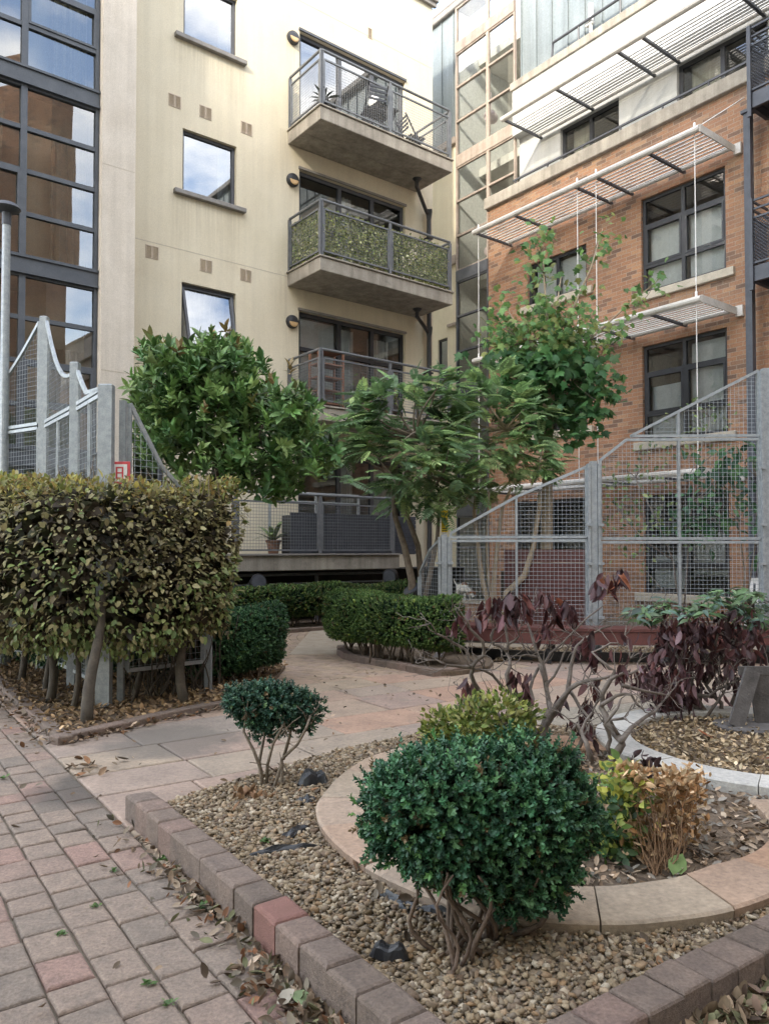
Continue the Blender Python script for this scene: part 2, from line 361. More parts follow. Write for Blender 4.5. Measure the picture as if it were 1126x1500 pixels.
cr = ramp(nt, cn.outputs[0], [(.42, (.03,.03,.03)), (.66, (.85,.85,.85))])
SKY_STR = .15
nt.links.new(mix(nt, cr.outputs[0], sky.outputs[0], (7.6, 7.15, 6.35)), bg.inputs[0]); bg.inputs[1].default_value = SKY_STR
sl = bpy.data.lights.new('sun', 'SUN'); sl.energy = 1.0; sl.angle = math.radians(5); sl.color = (1, .90, .74)
so = bpy.data.objects.new('sun', sl); COL.objects.link(so)
sd = Vector((math.sin(SUN_AZ)*math.cos(SUN_EL), math.cos(SUN_AZ)*math.cos(SUN_EL), math.sin(SUN_EL)))
so.rotation_euler = sd.to_track_quat('Z', 'Y').to_euler(); so.location = (0, 0, 60)
vs_ = S.view_settings; vs_.view_transform = 'Standard'; vs_.look = 'None'; vs_.exposure = 2.65; vs_.gamma = 1
S.cycles.max_bounces = 6; S.cycles.transparent_max_bounces = 16; S.cycles.diffuse_bounces = 3; S.cycles.glossy_bounces = 3; S.cycles.use_denoising = True
S.cycles.sample_clamp_indirect = 4
# ================================================================== GROUND, PATHS, KERBS
E1 = Vector((-.573, .819, 0)); E2 = Vector((.819, .573, 0)); A0 = Vector((-1.30, 3.80, 0))
gm = MB(); gm.box(-90, 90, -60, 110, -.4, -.016)
struct('ground', gm, surf('sandy_ground', (.10,.08,.06), (.17,.145,.11), 3, .95, .5, 70, stain=((.05,.05,.03), 7, .6)))
BLK = surf('paver_blocks', (0,0,0), (0,0,0), 14, .88, .9, 75, grain=.28, island=[(0, (.185,.152,.126)), (.2, (.22,.175,.143)), (.5, (.255,.197,.158)), (.75, (.235,.182,.148)), (.9, (.26,.183,.15)), (.97, (.275,.175,.145)), (1, (.205,.172,.146))], stain=((.13,.112,.092), 1.9, .6), spots=((G(165,1150).x, G(165,1150).y, .34, (.06,.053,.046)),))
def block(mb, c, ux, uy, lx, ly, z0, z1, ch, tilt=0, jz=0):
    c = Vector(c); r = random.uniform
    tx, ty = r(-tilt, tilt), r(-tilt, tilt)
    j = [(r(-.003, .003), r(-.003, .003)) for _ in range(4)]
    cs = [(-1,-1),(1,-1),(1,1),(-1,1)]
    vs = []
    for lv, (ins, z) in enumerate(((0, z0), (0, z1-ch*.8), (ch*.35, z1-ch*.25), (ch, z1))):
        for (sx, sy), (jx, jy) in zip(cs, j):
            x = sx*(lx/2-ins)+jx; y = sy*(ly/2-ins)+jy
            p = c+ux*x+uy*y; vs.append((p.x, p.y, z+(0 if lv == 0 else tx*sx+ty*sy+jz)))
    fs = [(12,13,14,15)]
    for k in range(3):
        for i in range(4):
            q = (i+1) % 4; fs.append((k*4+i, k*4+q, k*4+4+q, k*4+4+i))
    mb.add(vs, fs)
def seen(p, m=160):
    x, y = proj(p); return -m-120 < x < 1126+m and y < 1500+m and y > 300
pm = MB(); CW = .150
for i in range(34):
    t = -4.2+random.uniform(0, .15)
    while t < 8.5:
        ln = random.choice((.15, .19, .19, .235))
        p = A0-E2*((i+.5)*CW)+E1*(t+ln/2)
        if seen(p): block(pm, p, E2, E1, CW-.007, ln-.007, -.06, 0, .010, .0022, random.uniform(-.0025, .0025))
        t += ln
struct('block_path', pm, BLK)
# large riven flagstones
FLG = surf('flagstone', (0,0,0), (0,0,0), 4, .85, .8, 38, grain=.16, island=[(0, (.275,.225,.18)), (.2, (.345,.27,.195)), (.4, (.29,.215,.18)), (.6, (.35,.255,.19)), (.75, (.255,.22,.19)), (.9, (.345,.225,.165)), (1, (.325,.265,.205))], stain=((.20,.175,.145), 2.3, .6), spots=((G(250,1085).x, G(250,1085).y, .40, (.13,.112,.095)),))  # slabs darker in a ragged patch beside the hedge kerb
fm = MB()
v = -3.2; row = 0
while v < 8.8:
    wv = random.choice((.44, .50, .58)); u = .006-random.uniform(0, .0)
    first = True
    while u < 7.5:
        lu = random.choice((.48, .60, .72, .86)) if not first else random.uniform(.35, .75); first = False
        p = A0+E2*(u+lu/2)+E1*(v+wv/2)
        far = p.y > 8.1 and p.x < .3
        if seen(p, 300) and not far and p.y < 9.3: block(fm, p, E2, E1, lu-.012, wv-.012, -.05, .001, .012, .002, random.uniform(-.002, .002))
        u += lu
    v += wv
struct('flagstone_path', fm, FLG)
# small buff setts laid in arcs where the path bends behind the central hedge
sm = MB(); ac = G(690, 930)
for k in range(40):
    R = .55+k*.115; n = max(6, int(2*math.pi*R/.2))
    for q in range(n):
        a = 2*math.pi*(q+.5*(k % 2))/n; p = ac+Vector((math.cos(a)*R, math.sin(a)*R, 0))
        if p.y > 7.5 and p.x < .5 and seen(p, 60) and p.y < 14.2:
            d = (p-ac).normalized(); block(sm, p, d, Vector((-d.y, d.x, 0)), .108, 2*math.pi*R/n-.008, -.05, -.002, .008, .002)
struct('sett_path', sm, surf('buff_setts', (0,0,0), (0,0,0), 9, .9, .5, 110, island=[(0, (.27,.205,.15)), (.5, (.36,.275,.20)), (1, (.31,.235,.19))], stain=((.18,.15,.11), 2, .64)))
# rear paving behind the curved bench
rp_ = MB(); rp_.box(-1.2, 9, 9.75, 13.2, -.012, .0)
struct('rear_pavement', rp_, surf('pale_paving', (.30,.25,.19), (.40,.34,.27), 5, .9, .4, 60))
KRB = surf('kerb_blocks', (0,0,0), (0,0,0), 16, .9, .9, 85, grain=.28, island=[(0, (.14,.108,.088)), (.3, (.195,.147,.12)), (.6, (.165,.127,.106)), (.9, (.205,.15,.122)), (1, (.20,.135,.112))])
def kerb(name, pts, width, z0, z1, length=.118, side=1, ch=.012, m=None):
    """row of kerb blocks along a polyline; side=+1 lays them to the left of the run"""
    mb = MB(); pts = [Vector((p[0], p[1], 0)) for p in pts]
    for a, b in zip(pts[:-1], pts[1:]):
        d = b-a; L = d.length; d.normalize(); nrm = Vector((-d.y, d.x, 0))*side
        n = max(1, round(L/length)); l = L/n
        for i in range(n):
            c = a+d*(l*(i+.5))+nrm*(width/2); block(mb, c, d, Vector((-d.y, d.x, 0)), l-.004, width, z0, z1, ch, .0015, random.uniform(-.003, .003))
    return struct(name, mb, m or KRB)
KA = Vector((-1.262, 3.800, 0)); KF = Vector((.197, 1.714, 0))
KE = [KF, Vector((.44, 1.885, 0)), Vector((.82, 2.145, 0)), Vector((1.03, 2.285, 0)), Vector((1.385, 2.52, 0)), Vector((1.95, 2.92, 0)), Vector((3.3, 3.9, 0))]
fk = kerb('front_kerb', [KA, KF], .125, -.06, .128, .158, 1, .015)
fk.data.materials.append(surf('red_kerb_block', (.17,.085,.068), (.21,.105,.086), 16, .9, .6, 170))
nb_ = len(fk.data.polygons)//13; rb_ = int(nb_*(G(408, 1352, .12)-KA).dot((KF-KA).normalized())/(KF-KA).length)
for q in range(13): fk.data.polygons[rb_*13+q].material_index = 1
kerb('front_kerb_return', KE, .135, -.06, .105, .165, 1)
KB = [KA+E1*.0+Vector((.02, .05, 0)), Vector((-.30, 4.93, 0)), Vector((.75, 5.75, 0)), Vector((1.5, 6.3, 0))]
kerb('sunken_kerb', KB, .10, -.06, .030, .30, -1, .008)
LC = G(85, 1092, 0)
LB = [Vector((-4.55, 8.62, 0)), LC, Vector((-1.72, 5.98, 0)), Vector((-1.18, 6.62, 0)), Vector((-1.05, 7.2, 0))]
kerb('hedge_kerb', LB, .10, -.06, .055, .30, 1)
CB = [(-.62, 10.15), (-.60, 9.75), (-.50, 9.35), (-.22, 8.95), (.14, 8.52), (.50, 8.02), (.72, 8.12), (1.05, 8.45), (1.15, 8.8)]
kerb('central_kerb', [Vector((x, y, 0)) for x, y in CB], .10, -.05, .075, .17, 1)
kerb('rear_kerb', [Vector((-2.95, 11.1, 0)), Vector((-1.69, 12.1, 0)), Vector((.3, 13.66, 0)), Vector((.8, 14.1, 0))], .10, -.05, .06, .3, 1)
# beds
GRV = surf('gravel_bed', (.20,.17,.13), (.34,.30,.24), 30, .95, .8, 90)
bedF = [KA+Vector((.09, .02, 0)), KF+Vector((.0, .15, 0))]+[p+Vector((-.07, .10, 0)) for p in KE[1:]]+[Vector((2.6, 6.6, 0)), KB[3], KB[2], KB[1]]
m_ = MB(); m_.prism([(p.x, p.y) for p in bedF], -.05, .042); struct('gravel_bed', m_, GRV)
MUL = surf('leaf_mulch', (.09,.065,.045), (.17,.125,.085), 25, .95, .8, 60)
bedL = [(p.x-.04, p.y+.07) for p in LB]+[(-1.1, 8.6), (-1.6, 9.6), (-3.6, 11), (-5.2, 9.4)]
m_ = MB(); m_.prism(bedL, -.05, .032); struct('hedge_bed', m_, MUL)
bedC = [(x-.06, y+.05) for x, y in CB[:6]]; bedC = [(x+.09, y+.04) for x, y in CB]+[(1.2, 9.6), (.6, 10.3)]
m_ = MB(); m_.prism(bedC, -.05, .045); struct('central_bed', m_, MUL)
m_ = MB(); m_.prism([(-3.0, 11.17), (-1.74, 12.17), (.25, 13.73), (.9, 14.2), (.2, 15.2), (-3.9, 12.4)], -.05, .045); struct('rear_bed', m_, MUL)
# sandstone ring round the front shrubs
RC = Vector((.95, 3.80, 0)); RZ = .095
opx = [(540,1108),(505,1130),(480,1155),(464,1177),(466,1198),(475,1214),(495,1236),(524,1259),(586,1292),(680,1327),(791,1345),(830,1347),(917,1349),(985,1343),(1044,1335),(1126,1310)]
ro = sorted([(math.atan2((q-RC).y, (q-RC).x) % (2*math.pi), (q-RC).length) for q in (G(x, y, RZ) for x, y in opx)])
ra = np.array([a for a, _ in ro]); rr = np.array([r for _, r in ro])
def ringR(a): return float(np.interp(a, np.concatenate([[ra[0]-.8], ra, [ra[-1]+.55]]), np.concatenate([[1.36], rr, [1.12]])))
SND = surf('sandstone_slab', (0,0,0), (0,0,0), 5, .8, .6, 40, grain=.14, island=[(0, (.345,.25,.175)), (.35, (.315,.24,.185)), (.6, (.36,.225,.145)), (.8, (.31,.26,.195)), (1, (.33,.24,.18))], stain=((.25,.20,.155), 3, .6))
rm = MB()
def arcslab(mb, c, a0, a1, ri, rout, z0, z1, n=7, gap=.006):
    vs = []; ch = .01
    g0 = gap/2.4
    for lv in range(6):
        pass
    A = np.linspace(a0+g0, a1-g0, n)
    prof = lambda a: [(ri(a)+.0, z0), (ri(a), z1-ch), (ri(a)+ch, z1), (rout(a)-ch, z1), (rout(a), z1-ch), (rout(a)-.012, z0)]
    for a in A:
        for r, z in prof(a): vs.append((c.x+math.cos(a)*r, c.y+math.sin(a)*r, z))
    fs = []
    for i in range(n-1):
        for k in range(5): fs.append((i*6+k, i*6+k+1, (i+1)*6+k+1, (i+1)*6+k))
    fs += [tuple(range(6)), tuple(range((n-1)*6+5, (n-1)*6-1, -1))]
    mb.add(vs, fs)
angs = [1.15, 1.55, 1.95, 2.35, 2.72, 3.10, 3.42, 3.78, 4.15, 4.52, 4.93, 5.28, 5.62, 5.95, 6.3]
for a, b in zip(angs[:-1], angs[1:]): arcslab(rm, RC, a, b, lambda t: ringR(t)-.285, ringR, .01, RZ+random.uniform(-.003, .003))
struct('sandstone_ring', rm, SND)
m_ = MB(); m_.prism([(RC.x+math.cos(a)*(ringR(a)-.25), RC.y+math.sin(a)*(ringR(a)-.25)) for a in np.linspace(1.15, 6.3, 40)]+[(2.4, 4.0), (2.2, 5.1)], -.04, .055); struct('ring_bed', m_, MUL)
# pale stone ring round the right-hand bed
GC = Vector((2.42, 4.88, 0)); GR = 1.06
gm2 = MB(); GST = surf('pale_stone_slab', (0,0,0), (0,0,0), 6, .8, .6, 40, grain=.12, island=[(0, (.42,.41,.385)), (1, (.50,.485,.455))], stain=((.33,.32,.30), 4, .62))
ga = np.linspace(0, 2*math.pi, 12)
for a, b in zip(ga[:-1], ga[1:]): arcslab(gm2, GC, a+.2, b+.2, lambda t: GR-.22, lambda t: GR, .01, .125+random.uniform(-.003, .003))
struct('pale_stone_ring', gm2, GST)
m_ = MB(); m_.prism([(GC.x+math.cos(a)*(GR-.18), GC.y+math.sin(a)*(GR-.18)) for a in np.linspace(0, 2*math.pi, 40)], -.04, .075); struct('round_bed', m_, MUL)
def inpoly(P, poly):
    x, y = P[:, 0], P[:, 1]; ins = np.zeros(len(P), bool); n = len(poly)
    for i in range(n):
        x1, y1 = poly[i][0], poly[i][1]; x2, y2 = poly[(i+1) % n][0], poly[(i+1) % n][1]
        c = ((y1 > y) != (y2 > y)) & (x < (x2-x1)*(y-y1)/(y2-y1+1e-12)+x1); ins ^= c
    return ins
def inring(P, c, lo, hi):
    d = P[:, :2]-np.array([c.x, c.y]); a = np.arctan2(d[:, 1], d[:, 0]) % (2*math.pi); r = np.hypot(d[:, 0], d[:, 1])
    return (r > np.array([lo(t) for t in a])) & (r < np.array([hi(t) for t in a]))
# gravel: individual pebbles
Vi, Fi = ico()
def pebbles(name, pts, size, z, mat, flat=.62):
    n = len(pts); P = np.column_stack([pts, z+RNG.uniform(-.004, .014, n)])
    pb = []
    T = np.array(Vi)*np.array([.5, .62, .5*flat])
    # several different lumps so that no shape repeats visibly
    k = 6; idx = RNG.integers(0, k, n); obs = []
    V_all = np.zeros((n, 12, 3)); d = nrmz(rnd(n)*np.array([1, 1, .25])); nn = nrmz(rnd(n, .45)+np.array([0, 0, 1])); x = nrmz(np.cross(d, nn)); nn = np.cross(x, d)
    lum = [T*(1+np.random.default_rng(q).normal(0, .25, (12, 1))) for q in range(k)]
    TT = np.array(lum)[idx]
    V_all = P[:, None, :]+size[:, None, None]*(TT[:, :, 0:1]*x[:, None, :]+TT[:, :, 1:2]*d[:, None, :]+TT[:, :, 2:3]*nn[:, None, :])
    return npmesh(name, V_all.reshape(-1, 3), (Fi, n, 12), mat)
PEB = surf('pebble', (0,0,0), (0,0,0), 60, .8, .2, 200, island=[(0, (.095,.07,.045)), (.15, (.20,.148,.088)), (.32, (.30,.235,.15)), (.45, (.145,.118,.088)), (.6, (.25,.158,.08)), (.75, (.41,.355,.27)), (.82, (.245,.195,.13)), (.92, (.115,.073,.045)), (1, (.25,.21,.16))])
def uni(n, x0, x1, y0, y1): return np.column_stack([RNG.uniform(x0, x1, n), RNG.uniform(y0, y1, n)])
pts = uni(105000, -1.4, 2.4, 1.6, 5.6); poly = [(p.x, p.y) for p in bedF]
k = inpoly(pts, poly) & ~inring(pts, RC, lambda a: 0, lambda a: ringR(a)-.03)
pts = pts[k]; px = np.array([proj((p[0], p[1], .05)) for p in pts]); pts = pts[(px[:, 0] > -60) & (px[:, 0] < 1200) & (px[:, 1] < 1640)]
tag(pebbles('gravel', pts, RNG.gamma(7, .0026, len(pts)).clip(.008, .036), .045, PEB), kind='stuff', label='buff and grey pebble gravel in the front bed', cat='gravel')
# gravel glimpsed below the curved bench
pts = uni(2500, .6, 4.8, 9.2, 10.4)
tag(pebbles('gravel', pts, RNG.uniform(.03, .05, len(pts)), 0, PEB), kind='stuff', label='tan gravel strip under the curved maroon bench', cat='gravel')
DRY = [(.17,.12,.08), (.23,.17,.115), (.12,.09,.065), (.29,.22,.155), (.16,.135,.105), (.22,.12,.065)]
def litter(name, pts, z, size, label, cols=DRY, p=None, rise=.25):
    n = len(pts); P = np.column_stack([pts, z+RNG.uniform(0, .018, n)])
    d = rnd(n)*np.array([1, 1, rise]); nn = rnd(n, .5)+np.array([0, 0, 1])
    return tag(scatter(name, CURLED, P, d, nn, RNG.uniform(size[0], size[1], n), palette(n, cols, p, .25), M['dryleaf']), kind='stuff', label=label, cat='leaf litter')
pts = uni(16000, -.2, 4.2, 2.7, 6); kk = inring(pts, RC, lambda a: 0, lambda a: ringR(a)-.28) & (np.hypot(pts[:, 0]-GC.x, pts[:, 1]-GC.y) > GR)
litter('leaf_mulch', pts[kk][:5200], .055, (.022, .05), 'dry brown leaf mulch inside the sandstone ring', [(.24,.17,.11), (.32,.24,.17), (.15,.11,.08), (.38,.30,.22), (.22,.20,.17)])
pts = uni(9000, 1.3, 3.6, 3.7, 6.1); kk = np.hypot(pts[:, 0]-GC.x, pts[:, 1]-GC.y) < GR-.21
litter('bark_chips', pts[kk], .077, (.022, .045), 'pale bark chips inside the pale stone ring', [(.30,.22,.13), (.38,.29,.18), (.20,.15,.09), (.42,.34,.23)])
pts = uni(16000, -5.2, -1, 5.2, 9); kk = inpoly(pts, bedL); litter('leaf_litter', pts[kk][:6500], .035, (.03, .065), 'tan leaf litter under the beech hedge', [(.30,.20,.11), (.36,.26,.15), (.22,.15,.09), (.16,.11,.07)])
def along(a, b, n, w0, w1, side=1):
    a = Vector(a); b = Vector(b); d = (b-a); nrm = Vector((-d.y, d.x, 0)).normalized()*side
    t = RNG.uniform(0, 1, n); q = RNG.beta(1, 2.5, n)*(w1-w0)+w0
    return np.array([[a.x+d.x*tt+nrm.x*qq, a.y+d.y*tt+nrm.y*qq] for tt, qq in zip(t, q)])
lt = np.vstack([along(KF, KA+(KF-KA)*.62, 520, .0, .20, 1), along(KF, KA+(KF-KA)*.25, 330, .0, .15, 1), along(KF, KA, 90, 0, .3, 1), along(KF, KF+(KA-KF)*.2, 260, .0, .26, 1)])
# all of these lie on the path side of the kerb
dA = (KF-KA).normalized(); nA = Vector((-dA.y, dA.x, 0))
fix = []
for p in lt:
    q = Vector((p[0], p[1], 0)); s = (q-KA).dot(nA)
    if s > 0: q -= nA*(2*s+.004)
    fix.append((q.x, q.y))
litter('fallen_leaves', np.array(fix), .004, (.02, .052), 'crisp brown leaves drifted along the path side of the kerb', [(.18,.125,.085), (.24,.18,.125), (.12,.09,.065), (.29,.23,.17), (.16,.14,.105), (.22,.11,.06), (.15,.15,.08)], rise=.6)
lt = np.vstack([along(KE[i], KE[i+1], 230, .01, .17, -1) for i in range(0, 4)]); litter('fallen_leaves', lt, .004, (.03, .065), 'crisp brown leaves heaped outside the right-hand kerb', [(.20,.145,.095), (.28,.21,.14), (.14,.10,.075), (.20,.20,.11)], rise=.5)
lt = np.vstack([along(LB[0], LB[1], 240, .0, .22, -1), along(LB[1], LB[2], 90, 0, .10, -1), along(LB[2], LB[3], 70, 0, .10, -1)]); litter('fallen_leaves', lt, .004, (.03, .06), 'leaves blown against the outside of the hedge kerb', rise=.3)
sc = np.vstack([uni(120, -3, 1, 2.2, 8.5), uni(60, -1, 1, 4.8, 8), uni(60, 0, 4, 6.4, 9)]); litter('fallen_leaves', sc, .006, (.02, .05), 'odd dead leaves scattered over the paving', rise=.15)
sc = np.array([tuple(G(125+RNG.normal(0, 22), 1128+RNG.normal(0, 8)))[:2] for _ in range(26)]); litter('fallen_leaves', sc, .006, (.04, .08), 'small clump of brown leaves on the path near the hedge corner', rise=.4)
pts = uni(6000, -1.3, 2.2, 1.7, 5.3); kk = inpoly(pts, poly) & ~inring(pts, RC, lambda a: 0, lambda a: ringR(a)); pts = pts[kk]
near = np.array([min(1, .07+.9*max(0, 1-abs(np.hypot(p[0]-RC.x, p[1]-RC.y)-1.3)/.18)) for p in pts]); pts = pts[RNG.uniform(0, 1, len(pts)) < near*.28]
litter('fallen_leaves', pts, .055, (.025, .055), 'dead leaves strewn over the gravel round the sandstone ring', rise=.3)
# little weeds in the joints
wp = [G(540, 1258+0), G(243, 1245), G(168, 1275)]
# ================================================================== BUILDINGS
def wall(mb, x0, x1, z0, z1, holes, y=0.0, depth=.14, step=99):
    """front face at y with real openings and reveals running back by depth"""
    xs = sorted({x0, x1, *[h[0] for h in holes], *[h[1] for h in holes]}); zs = sorted({z0, z1, *[h[2] for h in holes], *[h[3] for h in holes]})
    xs = [x for x in xs if x0 <= x <= x1]; zs = [z for z in zs if z0 <= z <= z1]
    for i in range(len(xs)-1):
        for j in range(len(zs)-1):
            cx, cz = (xs[i]+xs[i+1])/2, (zs[j]+zs[j+1])/2
            if any(h[0] < cx < h[1] and h[2] < cz < h[3] for h in holes): continue
            mb.quad((xs[i], y, zs[j]), (xs[i+1], y, zs[j]), (xs[i+1], y, zs[j+1]), (xs[i], y, zs[j+1]))
    for a, b, c, d in holes:
        Y = y+depth
        mb.quad((a, y, c), (a, y, d), (a, Y, d), (a, Y, c)); mb.quad((b, y, c), (b, Y, c), (b, Y, d), (b, y, d))
        mb.quad((a, y, c), (a, Y, c), (b, Y, c), (b, y, c)); mb.quad((a, y, d), (b, y, d), (b, Y, d), (a, Y, d))
def frame(mb, x0, x1, z0, z1, y, w=.06, t=.05, vs=(), hs=()):
    mb.box(x0, x0+w, y, y+t, z0, z1); mb.box(x1-w, x1, y, y+t, z0, z1)
    mb.box(x0+w, x1-w, y, y+t, z0, z0+w); mb.box(x0+w, x1-w, y, y+t, z1-w, z1)
    cuts = sorted([x0+w]+[v for v in vs]+[x1-w])
    for v in vs: mb.box(v-w*.55, v+w*.55, y-.004, y+t, z0+w, z1-w)
    for h in hs:
        xs = [x0+w]+[q for v in vs for q in (v-w*.55, v+w*.55)]+[x1-w]
        for a, b in zip(xs[::2], xs[1::2]): mb.box(a, b, y-.002, y+t, h-w*.5, h+w*.5)
def wavy(mb, x0, x1, z0, z1, y, amp=.03, n=26, waves=6, slant=0):
    ph = random.uniform(0, 6)
    for i in range(n):
        vs = []
        for q in (i, i+1):
            t = q/n; yy = y+amp*math.sin(ph+t*waves*6.283)+amp*.4*math.sin(t*waves*15+ph)
            vs.append((x0+(x1-x0)*t, yy, z0)); vs.append((x0+(x1-x0)*t+slant, yy, z1))
        mb.quad(vs[0], vs[2], vs[3], vs[1])
def weather(m, runs):
    """rain runs: each (x0, x1, z of the edge above, length, depth of tone), streaky and broken, in the wall's own coordinates"""
    nt = m.node_tree; L = nt.links; b = next(n for n in nt.nodes if n.type == 'BSDF_PRINCIPLED'); src = b.inputs['Base Color'].links[0].from_socket
    tc = nt.nodes.new('ShaderNodeTexCoord'); sp = nt.nodes.new('ShaderNodeSeparateXYZ'); L.new(tc.outputs['Object'], sp.inputs[0])
    mp = nt.nodes.new('ShaderNodeMapping'); mp.inputs['Scale'].default_value = (16, 1, .5); L.new(tc.outputs['Object'], mp.inputs[0])
    ns = nd(nt, 'ShaderNodeTexNoise', Scale=1.0, Detail=5, Roughness=.7); L.new(mp.outputs[0], ns.inputs['Vector'])
    acc = None
    def mr(sock, a, b_, c, d):
        k = nt.nodes.new('ShaderNodeMapRange'); k.inputs[1].default_value = a; k.inputs[2].default_value = b_; k.inputs[3].default_value = c; k.inputs[4].default_value = d; L.new(sock, k.inputs[0]); return k.outputs[0]
    def op(t, p, q):
        k = nd(nt, 'ShaderNodeMath', _operation=t)
        for i, v in enumerate((p, q)):
            if hasattr(v, 'is_linked'): L.new(v, k.inputs[i])
            else: k.inputs[i].default_value = v
        return k.outputs[0]
    for x0, x1, z, ln, dep in runs:
        a = op('MULTIPLY', mr(sp.outputs[0], x0-.06, x0+.05, 0, 1), mr(sp.outputs[0], x1-.05, x1+.06, 1, 0))
        e = op('MULTIPLY', mr(sp.outputs[2], z-ln, z, 0, dep), op('LESS_THAN', sp.outputs[2], z)); a = op('MULTIPLY', a, e)
        acc = a if acc is None else op('MAXIMUM', acc, a)
    f = op('MULTIPLY', acc, mr(ns.outputs[0], .42, .62, 0, 1))
    L.new(mix(nt, op('MULTIPLY', f, .55), src, (.30,.25,.175)), b.inputs['Base Color']); return m
def room(mb, x0, x1, z0, z1, y0, y1):
    mb.quad((x0,y1,z0),(x1,y1,z0),(x1,y1,z1),(x0,y1,z1)); mb.quad((x0,y0,z0),(x0,y1,z0),(x0,y1,z1),(x0,y0,z1)); mb.quad((x1,y0,z0),(x1,y0,z1),(x1,y1,z1),(x1,y1,z0))
    mb.quad((x0,y0,z0),(x1,y0,z0),(x1,y1,z0),(x0,y1,z0)); mb.quad((x0,y0,z1),(x0,y1,z1),(x1,y1,z1),(x1,y0,z1))
# ------------------------------------------------------------------ cream apartment building
M['vent'] = surf('vent', (.46,.38,.30), (.55,.46,.37), 9, .8, .1, 60)
CRZ = math.radians(90-51.8); CLOC = (-3.11, 13.9, 0)
cb = thing('cream_building', 'cream rendered apartment block with three concrete balconies stacked on its wall', 'building', CLOC, CRZ)
CM = ROOTM[cb.name]
def cw(x, y, z): return CM @ Vector((x, y, z))
wins = [(-.60, .455, 4.92, 6.06), (-.60, .455, 7.68, 8.82), (-.60, .455, 10.48, 11.62)]
doors = [(1.82, 4.53, 1.25, 3.20), (1.82, 4.53, 3.99, 6.01), (1.82, 4.53, 6.79, 8.82), (1.82, 4.53, 9.58, 11.60)]
mb = MB(); wall(mb, -3.2, 5.34, -.1, 13.72, wins+doors+[(-2.9, -.9, 1.3, 3.2)], 0, .16)
mb.quad((5.34, 0, -.1), (5.34, 5.0, -.1), (5.34, 5.0, 13.72), (5.34, 0, 13.72))
mb.quad((-3.2, 0, 13.72), (5.34, 0, 13.72), (5.34, 5, 13.72), (-3.2, 5, 13.72))
RUNS = [(-.78, .63, z, 1.3, .55) for z in (4.83, 7.59, 10.39)]+[(1.36, 1.6, z, 1.9, .6) for z in (3.9, 6.7, 9.5)]+[(1.5, 1.8, z, .9, .5) for z in (5.62, 8.41, 11.24)]+[(-1.6, 5.3, 13.6, 1.6, .35), (4.9, 5.3, 9.2, 3.0, .4)]
obj('wall', mb, weather(surf('weathered_render', (.64,.575,.435), (.70,.64,.50), 1.3, .9, .16, 90, streak=.07, stain=((.56,.49,.365), 1.1, .61)), RUNS), cb)
mb = MB(); mb.box(-3.2, 5.44, -.12, 5.0, 13.724, 13.86); mb.box(-3.2, 5.41, -.07, .0, 13.62, 13.72); obj('roof_coping', mb, M['sillgrey'], cb)
mb = MB()
for a, b, c, d in wins+doors: room(mb, a-.4, b+.4, c-.25, d+.12, .165, 2.2)
room(mb, -3.1, -.85, 1.1, 3.4, .165, 2.0); obj('interior', mb, M['room'], cb)
for i, (a, b, c, d) in enumerate(wins):
    f = MB(); frame(f, a, b, c, d, .075, .055, .06); fo = obj('window', f, M['frame'], cb)
    p = MB(); y = .11
    if i == 0:
        p.quad((a+.1, -.16, c+.03), (b-.1, -.16, c+.03), (b-.055, y, d-.06), (a+.055, y, d-.06))
        sf = MB()
        for u, v in (((a+.055, y-.01, d-.055), (a+.08, -.17, c)), ((b-.055, y-.01, d-.055), (b-.08, -.17, c)), ((a+.08, -.17, c), (b-.08, -.17, c)), ((a+.055, y-.01, d-.055), (b-.055, y-.01, d-.055))): sf.beam(u, v, .05, .05)
        obj('open_sash', sf, M['frame'], fo)
    else: p.quad((a+.055, y, c+.055), (b-.055, y, c+.055), (b-.055, y, d-.055), (a+.055, y, d-.055))
    obj('pane', p, M['mirror'], fo)
    cu = MB()
    if i == 0: wavy(cu, a+.12, b-.08, c, d, .3, .03, 40, 9)
    else: wavy(cu, b-.26, b-.04, c, d, .26, .025, 14, 4)
    obj('curtain', cu, M['curtain'], fo)
    s = MB(); s.cbox(a-.17, b+.17, -.09, .074, c-.085, c-.002, .008); obj('sill', s, M['sillgrey'], fo)
for i, (a, b, c, d) in enumerate(doors):
    f = MB(); frame(f, a, b, c, d, .075, .075, .07, (a+1.02, a+1.86), (c+1.30,) if i == 1 else ())
    fo = obj('patio_door', f, M['frame'] if i != 1 else M['blackframe'], cb)
    p = MB(); p.quad((a+.075, .115, c+.075), (b-.075, .115, c+.075), (b-.075, .115, d-.075), (a+.075, .115, d-.075)); obj('pane', p, M['mirror'] if i == 3 else M['glass'], fo)
    cu = MB()
    if i == 3: cu.box(a+.1, b-.1, .26, .28, d-.16, d-.08)
    if i in (1, 0): wavy(cu, a+1.1, a+1.5, c, d-.1, .3, .03, 16, 5); wavy(cu, a+1.95, b-.2, c, d-.15, .34, .03, 24, 6)
    if i == 1: cu.box(a+.1, a+.98, .22, .225, c+.6, d-.08)
    if i == 2: wavy(cu, a+1.15, a+1.45, c, d-.1, .3, .03, 12, 3)
    if len(cu.v): obj('curtain', cu, M['curtain'], fo)
    h = MB(); h.box(a-.02, b+.02, -.035, .074, d+.003, d+.05); obj('lintel_drip', h, M['frame'] if i == 3 else M['sillgrey'], fo)
f = MB(); frame(f, -2.9, -.9, 1.3, 3.2, .075, .07, .06, (-1.9,)); fo = obj('window', f, M['frame'], cb)
p = MB(); p.quad((-2.83, .11, 1.37), (-.97, .11, 1.37), (-.97, .11, 3.13), (-2.83, .11, 3.13)); obj('pane', p, M['glass'], fo)
